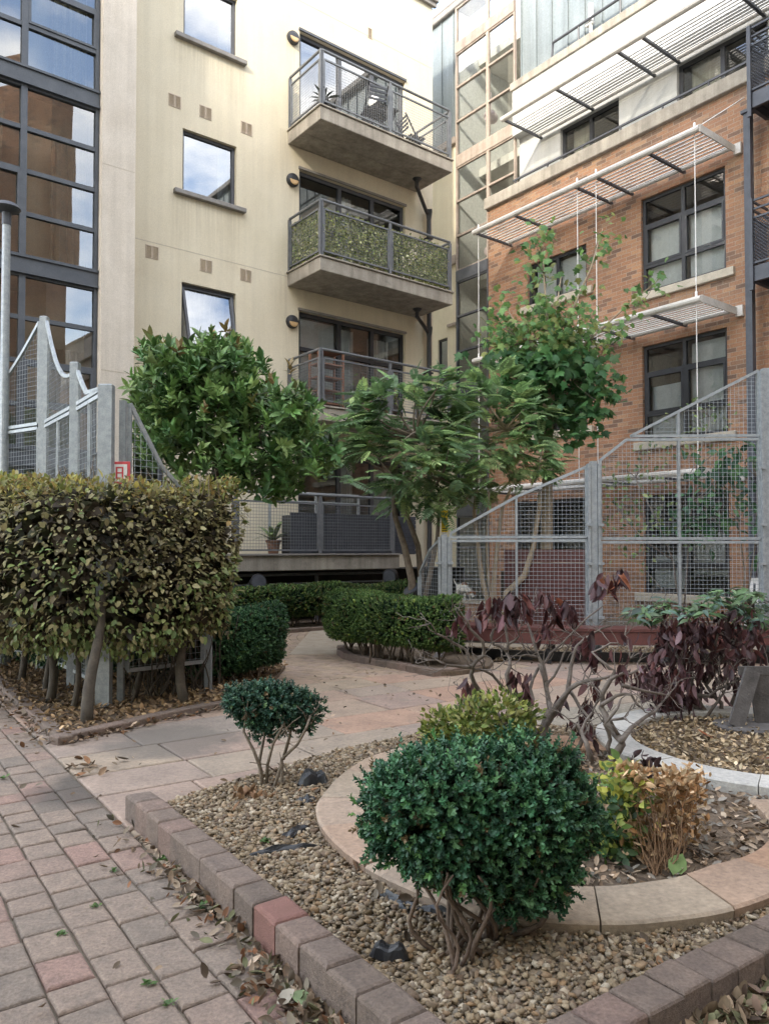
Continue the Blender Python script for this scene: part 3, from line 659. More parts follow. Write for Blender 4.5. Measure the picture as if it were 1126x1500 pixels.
for z in (5.75, 8.54, 11.37):
    l = MB(); l.lathe((1.655, 0, z), [(.13, 0), (.135, .03), (.12, .075), (.06, .095)], 20, (0, -1, 0)); lo = obj('wall_light', l, M['blackframe'], cb, smooth=False)
    g = MB()
    g.add([(1.655+.098*math.cos(t), -.092, z-.012+.10*math.sin(t)) for t in np.linspace(math.pi, 2*math.pi, 13)]+[(1.655+.075*math.cos(t), -.104, z-.018+.075*math.sin(t)) for t in np.linspace(math.pi, 2*math.pi, 13)],
          [(k, k+1, 14+k, 13+k) for k in range(12)]+[tuple(range(13, 26))]); obj('lamp_glass', g, M['amber'], lo)
for vx, vz in ((-.756, 9.245), (-.17, 9.245), (.657, 9.235), (-1.144, 6.455), (-.14, 6.445), (.657, 6.45), (3.62, 12.28)):
    g = MB(); n = 2 if vz < 12 else 1
    for q in range(n):
        x0 = vx-.115+q*.12; W = .11
        g.box(x0, x0+W, -.012, .003, vz-.11, vz-.095); g.box(x0, x0+W, -.012, .003, vz+.095, vz+.11); g.box(x0, x0+.012, -.012, .003, vz-.095, vz+.095); g.box(x0+W-.012, x0+W, -.012, .003, vz-.095, vz+.095)
        for k in range(9): g.beam((x0+.012, -.005, vz-.085+k*.021), (x0+W-.012, -.005, vz-.085+k*.021), .012, .004)
    obj('air_vent', g, M['vent'], cb)
# hairline movement joints in the render
for z in (6.62, 12.2):
    g = MB(); g.box(-1.6, 5.3, -.002, .001, z, z+.012); obj('render_joint', g, M['stone'], cb)
def railing(name, parent, runs, zb, h=1.05, mat='rail', panel=True, cell=.052, wmat='rail', gap=.11, toprail=.05):
    """handrail + posts + framed welded-mesh panels along straight runs of (p, q)"""
    fr = MB(); wm = MB()
    for p, q in runs:
        p = Vector(p); q = Vector(q); L = (q-p).length; d = (q-p)/L; up = Vector((0, 0, 1))
        fr.tube([p+up*h, q+up*h], .026, 8)
        n = max(1, round(L/1.65))
        for k in range(n+1):
            b = p+d*(L*k/n); fr.beam(b, b+up*(h-.02), .035, .06)
        for k in range(n):
            a = p+d*(L*k/n+.05); b = p+d*(L*(k+1)/n-.05); l = (b-a).length; z0, z1 = gap, h-.16
            for z in (z0, z1): fr.beam(a+up*z, b+up*z, .03, .03)
            for e in (a, b): fr.beam(e+up*z0, e+up*z1, .03, .03)
            if panel:
                nx = max(1, round(l/cell)); nz = max(1, round((z1-z0)/cell))
                for i in range(1, nx): wm.wire(a+d*(l*i/nx)+up*z0, a+d*(l*i/nx)+up*z1, .0065)
                for j in range(1, nz): wm.wire(a+up*(z0+(z1-z0)*j/nz), b+up*(z0+(z1-z0)*j/nz), .0065)
    fo = obj(name, fr, M[mat], parent)
    if panel: obj('wire_mesh', wm, M[wmat], fo)
    return fo
BN = -1.15
balc = []
for i, zt in enumerate((3.94, 6.70, 9.50)):
    s = MB(); x0, x1 = 1.56, 4.86
    s.cbox(x0, x1, BN, -.003, zt-.27, zt-.02, .012); s.cbox(x0-.03, x1+.03, BN-.03, -.002, zt-.019, zt+.012, .006)
    s.box(x0+.04, x1-.04, -.55, -.545, zt-.276, zt-.271); s.box((x0+x1)/2-.004, (x0+x1)/2+.004, BN+.05, -.03, zt-.276, zt-.271)
    bo = obj('balcony_slab', s, M['conc'], cb)
    railing('railing', bo, [((x0+.03, -.03, zt), (x0+.03, BN+.03, zt)), ((x0+.05, BN+.03, zt), (x1-.04, BN+.03, zt)), ((x1-.03, BN+.05, zt), (x1-.03, -.03, zt))], zt)
    balc.append(bo)
# rainwater pipes: an outlet under each slab, a sloping branch and the stack with its hopper
dp = MB(); X = 5.10
dp.tube([(X, -.14, 3.0), (X, -.14, 8.62)], .052, 10); dp.tube([(X, -.14, 0), (X, -.14, 3.0)], .052, 10)
for zz in (6.0, 8.62):
    dp.lathe((X, -.14, zz-.02), [(.055, 0), (.075, .08), (.10, .22), (.105, .25), (.085, .25)], 4); 
for zb, zh in ((9.23, 8.80), (6.43, 6.16)):
    dp.lathe((4.45, -.5, zb-.06), [(.05, 0), (.10, .05), (.10, .062)], 12); dp.tube([(4.45, -.5, zb-.04), (4.47, -.46, zb-.14), (4.98, -.18, zh), (X-.02, -.14, zh-.06)], .042, 9)
for z in (4.2, 5.2, 7.4, 8.2): dp.box(X-.075, X+.075, -.2, -.0, z, z+.03)
obj('downpipe', dp, M['blackframe'], cb)
# terrace at eye level, over a car-park void whose shade is in its colour
TZ = 1.22
t = MB(); t.cbox(-5.6, 3.3, -1.30, -.003, TZ-.27, TZ, .012); to = obj('terrace_slab', t, M['conc'], cb)
t = MB(); t.box(-5.6, 3.3, -1.34, -1.25, TZ+.002, TZ+.03); obj('slab_edge', t, M['sillgrey'], to)
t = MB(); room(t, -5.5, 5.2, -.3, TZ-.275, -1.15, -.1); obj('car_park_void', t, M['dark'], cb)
railing('terrace_railing', cb, [((-5.2, -1.23, TZ+.02), (3.2, -1.23, TZ+.02))], TZ, 1.06, 'rail', True, .056, 'rail', .07)
t = MB(); t.tube([(.9, -.5, TZ+1.16), (2.9, -.5, TZ+1.16)], .024, 8); t.tube([(.9, -.5, TZ+1.0), (2.9, -.5, TZ+1.0)], .014, 6)
for x in (.9, 1.9, 2.9): t.beam((x, -.5, TZ), (x, -.5, TZ+1.16), .04)
obj('ramp_handrail', t, M['galv'], cb)
railing('void_grille', cb, [((-5.2, -1.12, .02), (3.2, -1.12, .02))], .02, TZ-.36, 'rail', True, .056, 'rail', .16)
# ------------------------------------------------------------------ glazed tower at the left, with its rendered pier
gb = thing('glazed_building', 'slate framed glass wall beside a rendered pier at the left edge', 'building', CLOC, CRZ)
YG = -.66
mb = MB(); mb.cbox(-2.262, -1.738, -.80, .9, -.1, 16.4, .01); obj('pier', mb, M['pier'], gb)
for z in (4.10, 7.34):
    g = MB(); g.box(-2.25, -1.75, -.802, -.79, z, z+.012); obj('render_joint', g, M['stone'], gb)
bays = [(-5.52, -4.44), (-4.44, -3.36), (-3.36, -2.275)]
H0 = 5.40-3*2.845; levels = [H0+2.845*k for k in range(8)]
for k, z in enumerate(levels[1:]):
    if z > 17: break
    s = MB(); q_ = [(YG+.10, z), (YG-.045, z), (YG-.045, z+.033), (YG-.02, z+.036), (YG-.02, z+.236), (YG-.045, z+.24), (YG-.045, z+.275), (YG+.10, z+.275)]
    s.add([(x, y, zz) for x in (-5.6, -2.27) for y, zz in q_], [tuple(range(7, -1, -1)), tuple(range(8, 16))]+[(i, (i+1) % 8, 8+(i+1) % 8, 8+i) for i in range(8)])
    obj('spandrel', s, M['blueframe'], gb)
    for bi, (a, b) in enumerate(bays):
        z0, z1 = z-2.57, z; f = MB(); ts = [z0+(z1-z0)*q/4 for q in range(5)]
        f.box(a, a+.04, YG, YG+.09, z0, z1); f.box(b-.05, b, YG, YG+.09, z0, z1)
        for q, tz in enumerate(ts):
            f.box(a+.04, b-.05, YG+.012, YG+.08, max(tz-.036, z0+.001), min(tz+.03, z1-.001))
        if (k+bi) % 2 == 0:
            frame(f, a+.041, b-.051, ts[1]+.031, ts[2]-.037, YG-.004, .035, .05)
        fo = obj('window', f, M['blueframe'], gb); p = MB()
        for q in range(4):
            y = YG+.05; t1, t2, t3 = (random.uniform(-.010, .010) for _ in range(3))
            p.quad((a+.04, y+t1, ts[q]), (b-.05, y+t2, ts[q]), (b-.05, y+t2+t3, ts[q+1]), (a+.04, y+t1+t3, ts[q+1]))
        obj('pane', p, M['tower'], fo)
        c = MB()
        if bi == 2: wavy(c, a+.48, b-.08, z0+.05, z0+2.2-random.uniform(0, .9), YG+.42, .04, 22, 5)
        else: wavy(c, a+.25, b-.3, z0+.05, z1-.1, YG+.42, .04, 22, 4, .12)
        obj('curtain', c, M['brownc'], fo)
mb = MB()
for k, z in enumerate(levels[1:]): room(mb, -5.7, -2.27, z-2.54, z+.2, YG+.10, YG+1.6)
obj('interior', mb, M['room'], gb)
mb = MB(); mb.box(-5.75, -2.27, YG+1.62, .9, -.1, 16.4); obj('core_wall', mb, M['pier'], gb)
# ------------------------------------------------------------------ brick building (local x runs towards the viewer's right, y into the wall)
BRZ = math.radians(-52.5); BLOC = (5.298, 13.7, 0)
bb = thing('brick_building', 'red brick apartment block with slatted white sunshades and a glazed stair', 'building', BLOC, BRZ)
BM = ROOTM[bb.name]
def bw(x, y, z): return BM @ Vector((x, y, z))
wr = [(-.80, .85, .52, 2.32), (-.80, .85, 3.32, 5.11), (-.80, .85, 6.10, 7.89)]
wl = [(-4.0, -2.05, 1.10, 2.36), (-3.62, -2.06, 3.78, 4.68), (-3.62, -2.06, 6.57, 7.47)]
mb = MB(); wall(mb, -4.80, 34, -.1, 9.10, wr+wl+[(4.2, 5.8, 6.1, 7.89), (4.2, 5.8, 3.32, 5.11), (8, 9.6, 6.1, 7.89), (8, 9.6, 3.32, 5.11)], 0, .13)
mb.quad((-4.8, 0, -.1), (-4.8, 0, 9.1), (-4.8, .5, 9.1), (-4.8, .5, -.1)); obj('brick_wall', mb, weather(M['brick'].copy(), [(-1.0, 1.05, z, 1.1, .5) for z in (3.1, 5.9)]+[(-3.8, -1.9, 6.4, .9, .5), (-4.8, 3, 9.1, .7, .45), (1.0, 1.4, 8.0, 2.4, .5), (1.0, 1.4, 5.2, 2.4, .5)]), bb)
mb = MB()
for a, b, c, d in wr+wl+[(4.2, 5.8, 6.1, 7.89), (4.2, 5.8, 3.32, 5.11), (8, 9.6, 6.1, 7.89), (8, 9.6, 3.32, 5.11)]: room(mb, a-.3, b+.3, c-.2, d+.1, .135, 1.8)
up = [(-2.80, -1.35, 9.42, 10.16), (-.11, 1.55, 9.42, 10.16), (4.2, 5.8, 9.42, 10.16)]
for a, b, c, d in up: room(mb, a-.3, b+.3, c-.05, d+.3, .285, 1.8)
obj('interior', mb, M['room'], bb)
for i, (a, b, c, d) in enumerate(wr+wl+[(4.2, 5.8, 6.1, 7.89), (4.2, 5.8, 3.32, 5.11), (8, 9.6, 6.1, 7.89), (8, 9.6, 3.32, 5.11)]):
    big = i < 3 or i > 5; f = MB()
    if big: frame(f, a, b, c, d, .06, .06, .06, ((a+b)/2,), (c+.50, d-.52))
    else: frame(f, a, b, c, d, .06, .06, .06, ((a+b)/2,))
    if big:
        for s0, s1 in ((a+.06, (a+b)/2-.033), ((a+b)/2+.033, b-.06)): frame(f, s0+.001, s1-.001, c+.531, d-.551, .05, .04, .05)
    fo = obj('window', f, M['blackframe'], bb)
    p = MB(); p.quad((a+.06, .09, c+.06), (b-.06, .09, c+.06), (b-.06, .09, d-.06), (a+.06, .09, d-.06)); obj('pane', p, M['glass'], fo)
    s = MB(); s.cbox(a-.16, b+.16, -.07, .059, c-.15, c-.002, .01); obj('sill', s, M['stone'], fo)
    cu = MB()
    if i in (1, 2): cu.box((a+b)/2+.06, b-.08, .20, .205, c+.05, d-.1 if i == 1 else d-.55); cu.box(a+.08, (a+b)/2-.05, .20, .205, c+.05, d-.56 if i == 2 else d-.75)  # pale flat sheets that imitate a reflected white wall in the lower sashes
    elif i == 0: cu.box((a+b)/2+.06, b-.08, .20, .205, c+.35, d-.7); cu.box(a+.1, (a+b)/2-.06, .20, .205, c+.1, d-1.1)
    elif i in (5,): cu.box(a+.12, b-.1, .2, .205, c+.03, d-.08)
    if len(cu.v): obj('curtain', cu, M['curtain'], fo)
# parapet ledge, rendered top storey, fascia, roof terrace rail
mb = MB(); mb.cbox(-4.84, 34, -.09, .30, 9.103, 9.36, .012); obj('ledge', mb, M['conc'], bb)
mb = MB(); mb.box(-3.96, 13, -.085, -.05, 9.42, 9.455)
for x in np.arange(-3.9, 13, .9): mb.box(x, x+.03, -.08, -.055, 9.362, 9.42)
obj('ledge_rail', mb, M['frame'], bb)
mb = MB(); wall(mb, -3.945, 34, 9.362, 10.42, up, .12, .16); wall(mb, -3.945, 34, 10.42, 11.42, [], -.10, .1); mb.quad((-3.945, -.10, 10.42), (34, -.10, 10.42), (34, .12, 10.42), (-3.945, .12, 10.42)); mb.quad((-3.945, -.10, 10.42), (-3.945, .12, 10.42), (-3.945, .12, 11.42), (-3.945, -.10, 11.42))
mb.quad((-3.945, .12, 9.362), (-3.945, .12, 11.42), (-3.945, 2, 11.42), (-3.945, 2, 9.362)); obj('rendered_storey', mb, M['white'], bb)
for a, b, c, d in up:
    f = MB(); frame(f, a, b, c, d, .20, .07, .06, ((a+b)/2,)); fo = obj('window', f, M['blackframe'], bb)
    p = MB(); p.quad((a+.07, .23, c+.07), (b-.07, .23, c+.07), (b-.07, .23, d-.07), (a+.07, .23, d-.07)); obj('pane', p, M['glass'], fo)
    cu = MB(); wavy(cu, a+.12, (a+b)/2-.1, c, d, .4, .02, 14, 4); obj('curtain', cu, M['brownc'], fo)
mb = MB(); mb.cbox(-3.98, 34, -.14, .30, 11.423, 11.60, .012); obj('roof_coping', mb, M['conc'], bb)
mb = MB(); mb.tube([(-2.9, -.02, 11.60), (-2.86, -.02, 11.98), (13, -.02, 11.98)], .028, 8)
for x in np.arange(-2.2, 13, 1.0): mb.tube([(x, -.02, 11.602), (x, -.02, 11.98)], .018, 6)
obj('roof_handrail', mb, M['frame'], bb)
mb = MB(); mb.lathe((-1.95, .06, 11.60), [(.03, 0), (.03, .35), (.055, .37), (.055, .72), (.02, .74)], 10); mb.box(-2.06, -1.9, .02, .10, 11.9, 11.96); obj('vent_pipe', mb, M['paper'], bb)
mb = MB(); mb.box(-3.95, 13, .17, .60, 11.2, 14.42)
for x in np.arange(-3.9, 13, .43): mb.box(x-.012, x+.012, .135, .169, 11.605, 14.42)
obj('metal_cladding', mb, M['zinc'], bb)
mb = MB(); mb.box(-7.4, -5.885, .06, .2, 11.30, 14.42)
for x in np.arange(-7.3, -5.9, .43): mb.box(x-.01, x+.01, .035, .059, 11.3, 14.42)
obj('metal_cladding', mb, M['zinc'], bb)
mb = MB(); mb.cbox(-8, 13, -.04, .5, 14.425, 14.60, .02); mb.cbox(-8, -5.5, -.02, .5, 14.602, 14.68, .02); obj('eaves', mb, M['sillgrey'], bb)
mb = MB(); wall(mb, -8.2, -5.885, -.1, 11.12, [(-6.6, -6.25, 5.0, 6.5)], .05, .14); obj('rendered_bay', mb, M['cream'], bb)
mb = MB(); mb.cbox(-8.2, -5.89, -.05, .2, 11.123, 11.29, .01); mb.cbox(-7.2, -5.89, -.03, .049, 8.20, 8.42, .01); mb.box(-6.2, -5.9, -.02, .049, 6.72, 6.78); obj('string_course', mb, M['tan'], bb)
f = MB(); frame(f, -6.6, -6.25, 5.0, 6.5, .09, .045, .05, (), (5.55,)); fo = obj('window', f, M['blackframe'], bb); p = MB(); p.quad((-6.56, .12, 5.05), (-6.29, .12, 5.05), (-6.29, .12, 6.45), (-6.56, .12, 6.45)); obj('pane', p, M['glass'], fo)
mb = MB(); room(mb, -6.7, -6.1, 4.9, 6.6, .2, .6); obj('interior', mb, M['curtain'], bb)
# glazed stair: slabs and pale walls seen through the panes
XA, XM, XB = -5.87, -4.80, -3.95
mb = MB(); mb.box(XA, 0, 2.6, 2.7, 0, 14.4); mb.box(XA-.05, XA, .08, 2.6, 0, 14.4); mb.box(XM+.0, XM+.06, .51, 2.6, 0, 9.1); mb.box(XB, XB+.006, .61, 2.6, 9.1, 14.4); obj('stair_wall', mb, M['stairwall'], bb)
sb = [2.10, 4.92, 7.72, 10.50, 13.28]
for z in sb:
    st = MB(); sp = MB()
    x1 = XM if z < 9 else XB
    st.box(XA+.02, x1-.02, .75, 1.6, z, z+.2); st.box(XA+.02, XA+.9, 1.6, 2.58, z, z+.18)
    st.add([(XA+.9, 1.6, z), (XA+.9, 2.55, z), (x1-.05, 2.55, z+1.4), (x1-.05, 1.6, z+1.4), (XA+.9, 1.6, z+.2), (XA+.9, 2.55, z+.2), (x1-.05, 2.55, z+1.6), (x1-.05, 1.6, z+1.6)], [(0,3,2,1),(4,5,6,7),(0,1,5,4),(1,2,6,5),(2,3,7,6),(3,0,4,7)])
    sp.cbox(XA+.005, x1-.005, -.03, .06, z, z+.27, .01)
    obj('stair_flight', st, M['curtain'], bb); obj('spandrel', sp, M['frame' if z < 9 else 'tan'], bb)
zz = -.7
for k, z in enumerate(sb):
    z0 = (sb[k-1]+.27) if k else -.1
    for (a, b) in ((XA, XM), (XM, XB)):
        if b == XB and z < 10: continue
        za = z0
        if b == XB and k == 3: za = 9.37
        f = MB(); f.box(a, a+.04, -.02, .05, za, z); f.box(b-.035, b, -.02, .05, za, z)
        for q in (1, 2):
            tz = z0+(z-z0)*q/3
            if tz > za+.1: f.box(a+.04, b-.035, -.03, .04, tz-.022, tz+.022)
        f.box(a+.04, b-.035, -.01, .05, za+.001, za+.03); f.box(a+.04, b-.035, -.01, .05, z-.03, z-.001)
        fo = obj('stair_window', f, M['tan'] if k >= 3 else M['frame'], bb)
        p = MB(); p.quad((a+.04, .02, za), (b-.035, .02, za), (b-.035, .02, z), (a+.04, .02, z)); obj('pane', p, M['stairglass'], fo)
for a, b in ((XA, XM), (XM, XB)):
    f = MB(); p = MB(); f.box(a, a+.04, -.02, .05, 13.56, 14.42); f.box(a+.04, b-.035, -.01, .05, 14.38, 14.42); f.box(b-.035, b, -.02, .05, 13.56, 14.42); p.quad((a+.04, .02, 13.56), (b-.035, .02, 13.56), (b-.035, .02, 14.42), (a+.04, .02, 14.42))
    fo = obj('stair_window', f, M['tan'], bb); obj('pane', p, M['stairglass'], fo)
for z in (5.55, 7.70, 10.9):
    l = MB(); l.lathe((-5.05, .35, z+.6), [(.0, -.17), (.10, -.14), (.16, 0), (.10, .14), (.0, .17)], 14, (0, -1, 0)); l.tube([(-5.05, .35, z+.72), (-5.05, .35, z+1.2)], .012, 5); obj('stair_lamp', l, M['pink'], bb)
def sunshade(x0, x1, z, dep, arms, right_end=True, front=.055, y0=-.03):
    t = MB(); t.tube([(x0, -dep, z), (x1, -dep, z)], front, 10); t.tube([(x0+.05, y0-.12, z), (x1-.02, y0-.12, z)], .042, 8)
    if right_end: t.beam((x1, -dep, z), (x1, y0, z+.0), .02, .12)
    t.box(x1-.02, x1+.10, y0-.04, -.002, z-.09, z+.09)
    so_ = obj('sunshade', t, M['tubew'], bb)
    s = MB(); n = 9
    for i in range(n):
        y = y0-.2-(dep-.28-abs(y0))*(i+.0)/(n-1); s.beam((x0+.02, y, z), (x1-.015, y, z), .030, .012)
    obj('slats', s, M['slat'], so_)
    for x in arms:
        a = MB(); a.beam((x, -dep+.04, z-.022), (x, y0, z-.022), .05, .04); obj('bracket_arm', a, M['frame'], so_)
    return so_
arms = [-4.05, -2.95, -1.42, -.95, .12]
sunshade(-4.1, 1.06, 8.06, 1.15, arms); sunshade(-4.1, 1.06, 5.31, 1.15, arms); sunshade(-4.1, 1.06, 2.56, 1.15, arms)
sunshade(-3.35, 8, 10.20, 1.05, [-3.3, -1.95, -.55, -.05, 1.5, 2.9, 4.3], y0=.119)
for x, za, zb in ((.93, 2.56, 8.1), (-1.42, 2.56, 8.0), (-1.0, 2.56, 8.0), (-4.02, 2.56, 8.0)):
    r = MB(); r.tube([(x, -1.08, za), (x, -1.08, zb)], .0075, 6)
    for zq in (5.31, 8.06):
        if zq <= zb+.1: r.lathe((x, -1.08, zq+.05), [(.012, 0), (.02, .02), (.02, .10), (.01, .12)], 6)
    obj('tie_rod', r, M['paper'], bb)
r = MB(); r.tube([(.93, -1.08, 8.12), (1.35, -.3, 8.72)], .008, 6); obj('tie_rod', r, M['paper'], bb)
# dark steel column and balconies at the right edge
r = MB(); r.cbox(1.36, 1.47, -.36, -.25, 0, 8.42, .006); r.box(1.33, 1.5, -.39, -.22, 8.421, 8.47); obj('steel_column', r, M['dsteel'], bb)
for z in (2.92, 5.72, 8.50):
    d = MB(); d.box(1.58, 4.6, -.52, -.02, z-.02, z+.04); d.box(1.58, 4.6, -.56, -.50, z-.16, z+.08); d.box(1.56, 1.62, -.56, -.02, z-.16, z+.08); do = obj('steel_balcony', d, M['dsteel'], bb)
    f = MB()
    for zz in (1.12, .98, .84, .12): f.box(1.56, 4.6, -.56, -.53, z+zz, z+zz+.03); f.box(1.56, 1.59, -.53, -.03, z+zz, z+zz+.03)
    for x in (1.58, 2.8, 4.0): f.box(x-.03, x+.03, -.60, -.565, z-.3, z+1.16)
    obj('balcony_rail', f, M['dsteel'], do)
    k = MB()
    for i in range(-14, 60):
        x = 1.60+i*.055
        a = max(0, (1.60-x)); b_ = min(.72, 4.6-x)
        if b_ > a: k.wire((x+a, -.545, z+.14+a), (x+b_, -.545, z+.14+b_), .014)
        if b_ > a: k.wire((x+a, -.545, z+.86-a), (x+b_, -.545, z+.86-b_), .014)
    for i in range(-14, 10):
        y = -.52+i*.055; a = max(0, -.52-y); b_ = min(.72, -.04-y)
        if b_ > a: k.wire((1.575, y+a, z+.14+a), (1.575, y+b_, z+.14+b_), .014); k.wire((1.575, y+a, z+.86-a), (1.575, y+b_, z+.86-b_), .014)
    obj('expanded_mesh', k, M['dsteel'], do)
# ------------------------------------------------------------------ unseen block added behind the viewer, its height set to shade the garden
nb = thing('unseen_shade_block', 'unseen tall cream block behind the viewer, added to shade the courtyard', 'building', (-4, -13, 0), 0)
mb = MB(); mb.box(-22, 19, -8, 0, -.1, 24); obj('wall', mb, M['cream'], nb)
wn = MB()
for zq in np.arange(2, 22, 2.8):
    for x in np.arange(-20, 18, 3.1): wn.box(x, x+1.3, .001, .03, zq, zq+1.4)
obj('window', wn, M['frame'], nb)
mb = MB(); mb.box(19.3, 20.8, -1.5, 9.0, -.1, 24); obj('brick_wing', mb, M['brick'], nb)  # unseen brick wall, placed and narrowed for its reflection in the left panes
mb = MB(); mb.box(-22.2, 19.2, -8.2, .2, 24.004, 24.3); obj('roof_coping', mb, M['sillgrey'], nb)
# ================================================================== FENCES, BENCH, SMALL THINGS
def clipx(poly, x):            # z-range of a convex outline at x
    zs = []
    n = len(poly)
    for i in range(n):
        (x1, z1), (x2, z2) = poly[i], poly[(i+1) % n]
        if min(x1, x2) <= x <= max(x1, x2) and abs(x2-x1) > 1e-9: zs.append(z1+(z2-z1)*(x-x1)/(x2-x1))
    return (min(zs), max(zs)) if len(zs) > 1 else None
def meshpanel(parent, P, Q, poly, cell=.05, wire=.0040, fw=.030, mids=(), cup=None, inner=()):
    """flat welded-mesh panel standing on the line P-Q; poly: outline in (distance along, height)"""
    P = Vector(P); Q = Vector(Q); L = (Q-P).length; d = (Q-P)/L
    T = lambda x, z: P+d*x+Vector((0, 0, z))
    fr = MB()
    n = len(poly)
    for i in range(n): fr.beam(T(*poly[i]), T(*poly[(i+1) % n]), fw, fw*1.1)
    for m in mids:
        r = clipx(poly, m)
        if r: fr.beam(T(m, r[0]), T(m, r[1]), fw*.95, fw*.9)
    po = obj('panel_frame', fr, M['galv'], parent, True)
    w = MB(); x0 = min(p[0] for p in poly); x1 = max(p[0] for p in poly); z0 = min(p[1] for p in poly); z1 = max(p[1] for p in poly)
    k = math.ceil(x0/cell)
    while k*cell < x1:
        r = clipx(poly, k*cell)
        if r and r[1]-r[0] > .02: w.wire(T(k*cell, r[0]), T(k*cell, r[1]), wire)
        k += 1
    sw = [(z, x) for x, z in poly]; k = math.ceil(z0/cell)
    while k*cell < z1:
        r = clipx(sw, k*cell)
        if r and r[1]-r[0] > .02: w.wire(T(r[0], k*cell), T(r[1], k*cell), wire)
        k += 1
    obj('wire_mesh', w, M['galv'], po, True)
def fpost(parent, p, h, w=.075, flange=True, mat='galv'):
    m = MB(); m.box(p[0]-w/2, p[0]+w/2, p[1]-w/2, p[1]+w/2, -.02, h)
    if flange:
        for sx in (-1, 1):
            m.box(p[0]+sx*(w/2+.022)-.016, p[0]+sx*(w/2+.022)+.016, p[1]-.05, p[1]+.05, 0, h-.03)
            for z in (.5, 1.15, 1.62, 2.3):
                if z < h-.1: m.beam((p[0]+sx*(w/2), p[1]-.062, z), (p[0]+sx*(w/2+.07), p[1]-.062, z), .03)
    obj('post', m, M[mat], parent, True)
P1 = D(650, 800, 9.70); P2 = D(869, 800, 9.36); P3 = D(1123, 800, 9.28); P0 = D(614, 800, 10.35); P4 = Vector((P3.x+1.9, 9.5, 0))
for p in (P0, P1, P2, P3, P4): p.z = 0
rf = thing('mesh_fence', 'tall galvanised wire mesh fence with stepped sloping tops behind the maroon bench', 'fence', (P1.x, P1.y, 0))
def zat(py, Y): return D(0, py, Y).z
fpost(rf, P1, zat(783, 9.7)); fpost(rf, P2, zat(676, 9.36)); fpost(rf, P3, zat(540, 9.28)); fpost(rf, P0, zat(845, 10.35), .05, False)
L = (P2-P1).length; e = .085; zr = zat(788, 9.55)
kx = L*(758-650)/(869-650.)
meshpanel(rf, P1, P2, [(e, .18), (L-e, .18), (L-e, zr-.035), (e, zr-.035)], mids=(kx,))
meshpanel(rf, P1, P2, [(e, zr+.01), (L-e, zr+.01), (L-e, zat(684, 9.37)), (kx, zat(728, 9.55)), (e, zat(781, 9.7))], mids=(kx,))
L = (P3-P2).length; zr = zat(790, 9.33); z2 = zat(640, 9.3); mx = L*(995-869)/(1123-869.); sx = L*(918-869)/(1123-869.)
meshpanel(rf, P2, P3, [(e, .18), (L-e, .18), (L-e, zr-.035), (e, zr-.035)], mids=(mx,))
meshpanel(rf, P2, P3, [(e, zr+.01), (L-e, zr+.01), (L-e, z2-.03), (sx, z2-.03), (e, zat(674, 9.36))], mids=(mx,))
meshpanel(rf, P2, P3, [(sx+.05, z2+.015), (L-e, z2+.015), (L-e, zat(543, 9.28))], mids=(mx,))
L = (P1-P0).length
meshpanel(rf, P0, P1, [(.03, .18), (L-e, .18), (L-e, zat(789, 9.72)), (L*.45, zat(806, 10)), (.03, zat(838, 10.35))])
L = (P4-P3).length
meshpanel(rf, P3, P4, [(e, .18), (L-e, .18), (L-e, zr-.035), (e, zr-.035)], mids=(1,)); meshpanel(rf, P3, P4, [(e, zr+.01), (L-e, zr+.01), (L-e, z2-.03), (e, z2-.03)], mids=(1,))
# left-hand fence behind the beech hedge
Q1 = G(152, 1040); Q2 = Vector(D(108, 800, 7.25)); Q3 = Vector(D(62, 800, 8.25)); Q4 = Vector(D(-40, 800, 9.0)); Q5 = G(305, 1016); Q0 = Vector(D(179, 800, 6.5))
for q in (Q2, Q3, Q4, Q0): q.z = 0
lf = thing('mesh_fence', 'grey wire mesh screen with swooping curved tops rising behind the brown beech hedge', 'fence', (Q1.x, Q1.y, 0))
for q, py, Y in ((Q1, 562, 6.35), (Q2, 531, 7.25), (Q3, 464, 8.25)):
    m = MB(); h = zat(py, Y); wq = .058 if py == 562 else .038; m.cbox(q.x-wq, q.x+wq, q.y-.04, q.y+.04, -.02, h, .008); obj('post', m, M['galv'], lf, True)
fpost(lf, Q5, .98, .06, False); fpost(lf, Q0, zat(587, 6.5), .05, False); fpost(lf, Q4, zat(620, 9.0), .06, False)
zm = 2.66
for a, b, ta, tb, dip in ((Q1, Q2, zat(572, 6.4), zat(545, 7.2), .14), (Q2, Q3, zat(548, 7.3), zat(472, 8.2), .22), (Q3, Q4, zat(470, 8.25), zat(600, 9.0), .10)):
    L = (b-a).length; e = .09
    pts = [(L-e-(L-2*e)*k/8., tb+(ta-tb)*k/8.-dip*math.sin(math.pi*k/8.)) for k in range(9)]
    top = [p for p in pts if p[1] > zm+.03]
    meshpanel(lf, a, b, [(e, zm+.02)]+[(max(p[0], e), max(p[1], zm+.04)) for p in []]+[(L-e, zm+.02)]+top, cell=.05)
    meshpanel(lf, a, b, [(e, 1.46), (L-e, 1.46), (L-e, zm-.03), (e, zm-.03)], mids=(L/2,)); meshpanel(lf, a, b, [(e, .2), (L-e, .2), (L-e, 1.42), (e, 1.42)], mids=(L/2,))
L = (Q5-Q0).length; e = .06
meshpanel(lf, Q0, Q5, [(e, .30), (L-e, .30), (L-e, .95), (L*.62, zat(712, 6.9)), (L*.42, zat(682, 6.75)), (e, zat(590, 6.5))], cell=.055)
t = thing('sign', 'small red bordered white sign fixed beside the thick fence post', 'sign', Q0+Vector((0, -.06, 1.97)), 0)
m = MB(); m.cbox(-.085, .085, -.012, 0, -.105, .085, .004); obj('border', m, M['red'], t)
m = MB(); m.box(-.062, .062, -.0135, -.0125, -.082, .062); obj('face', m, M['paper'], t)
m = MB()
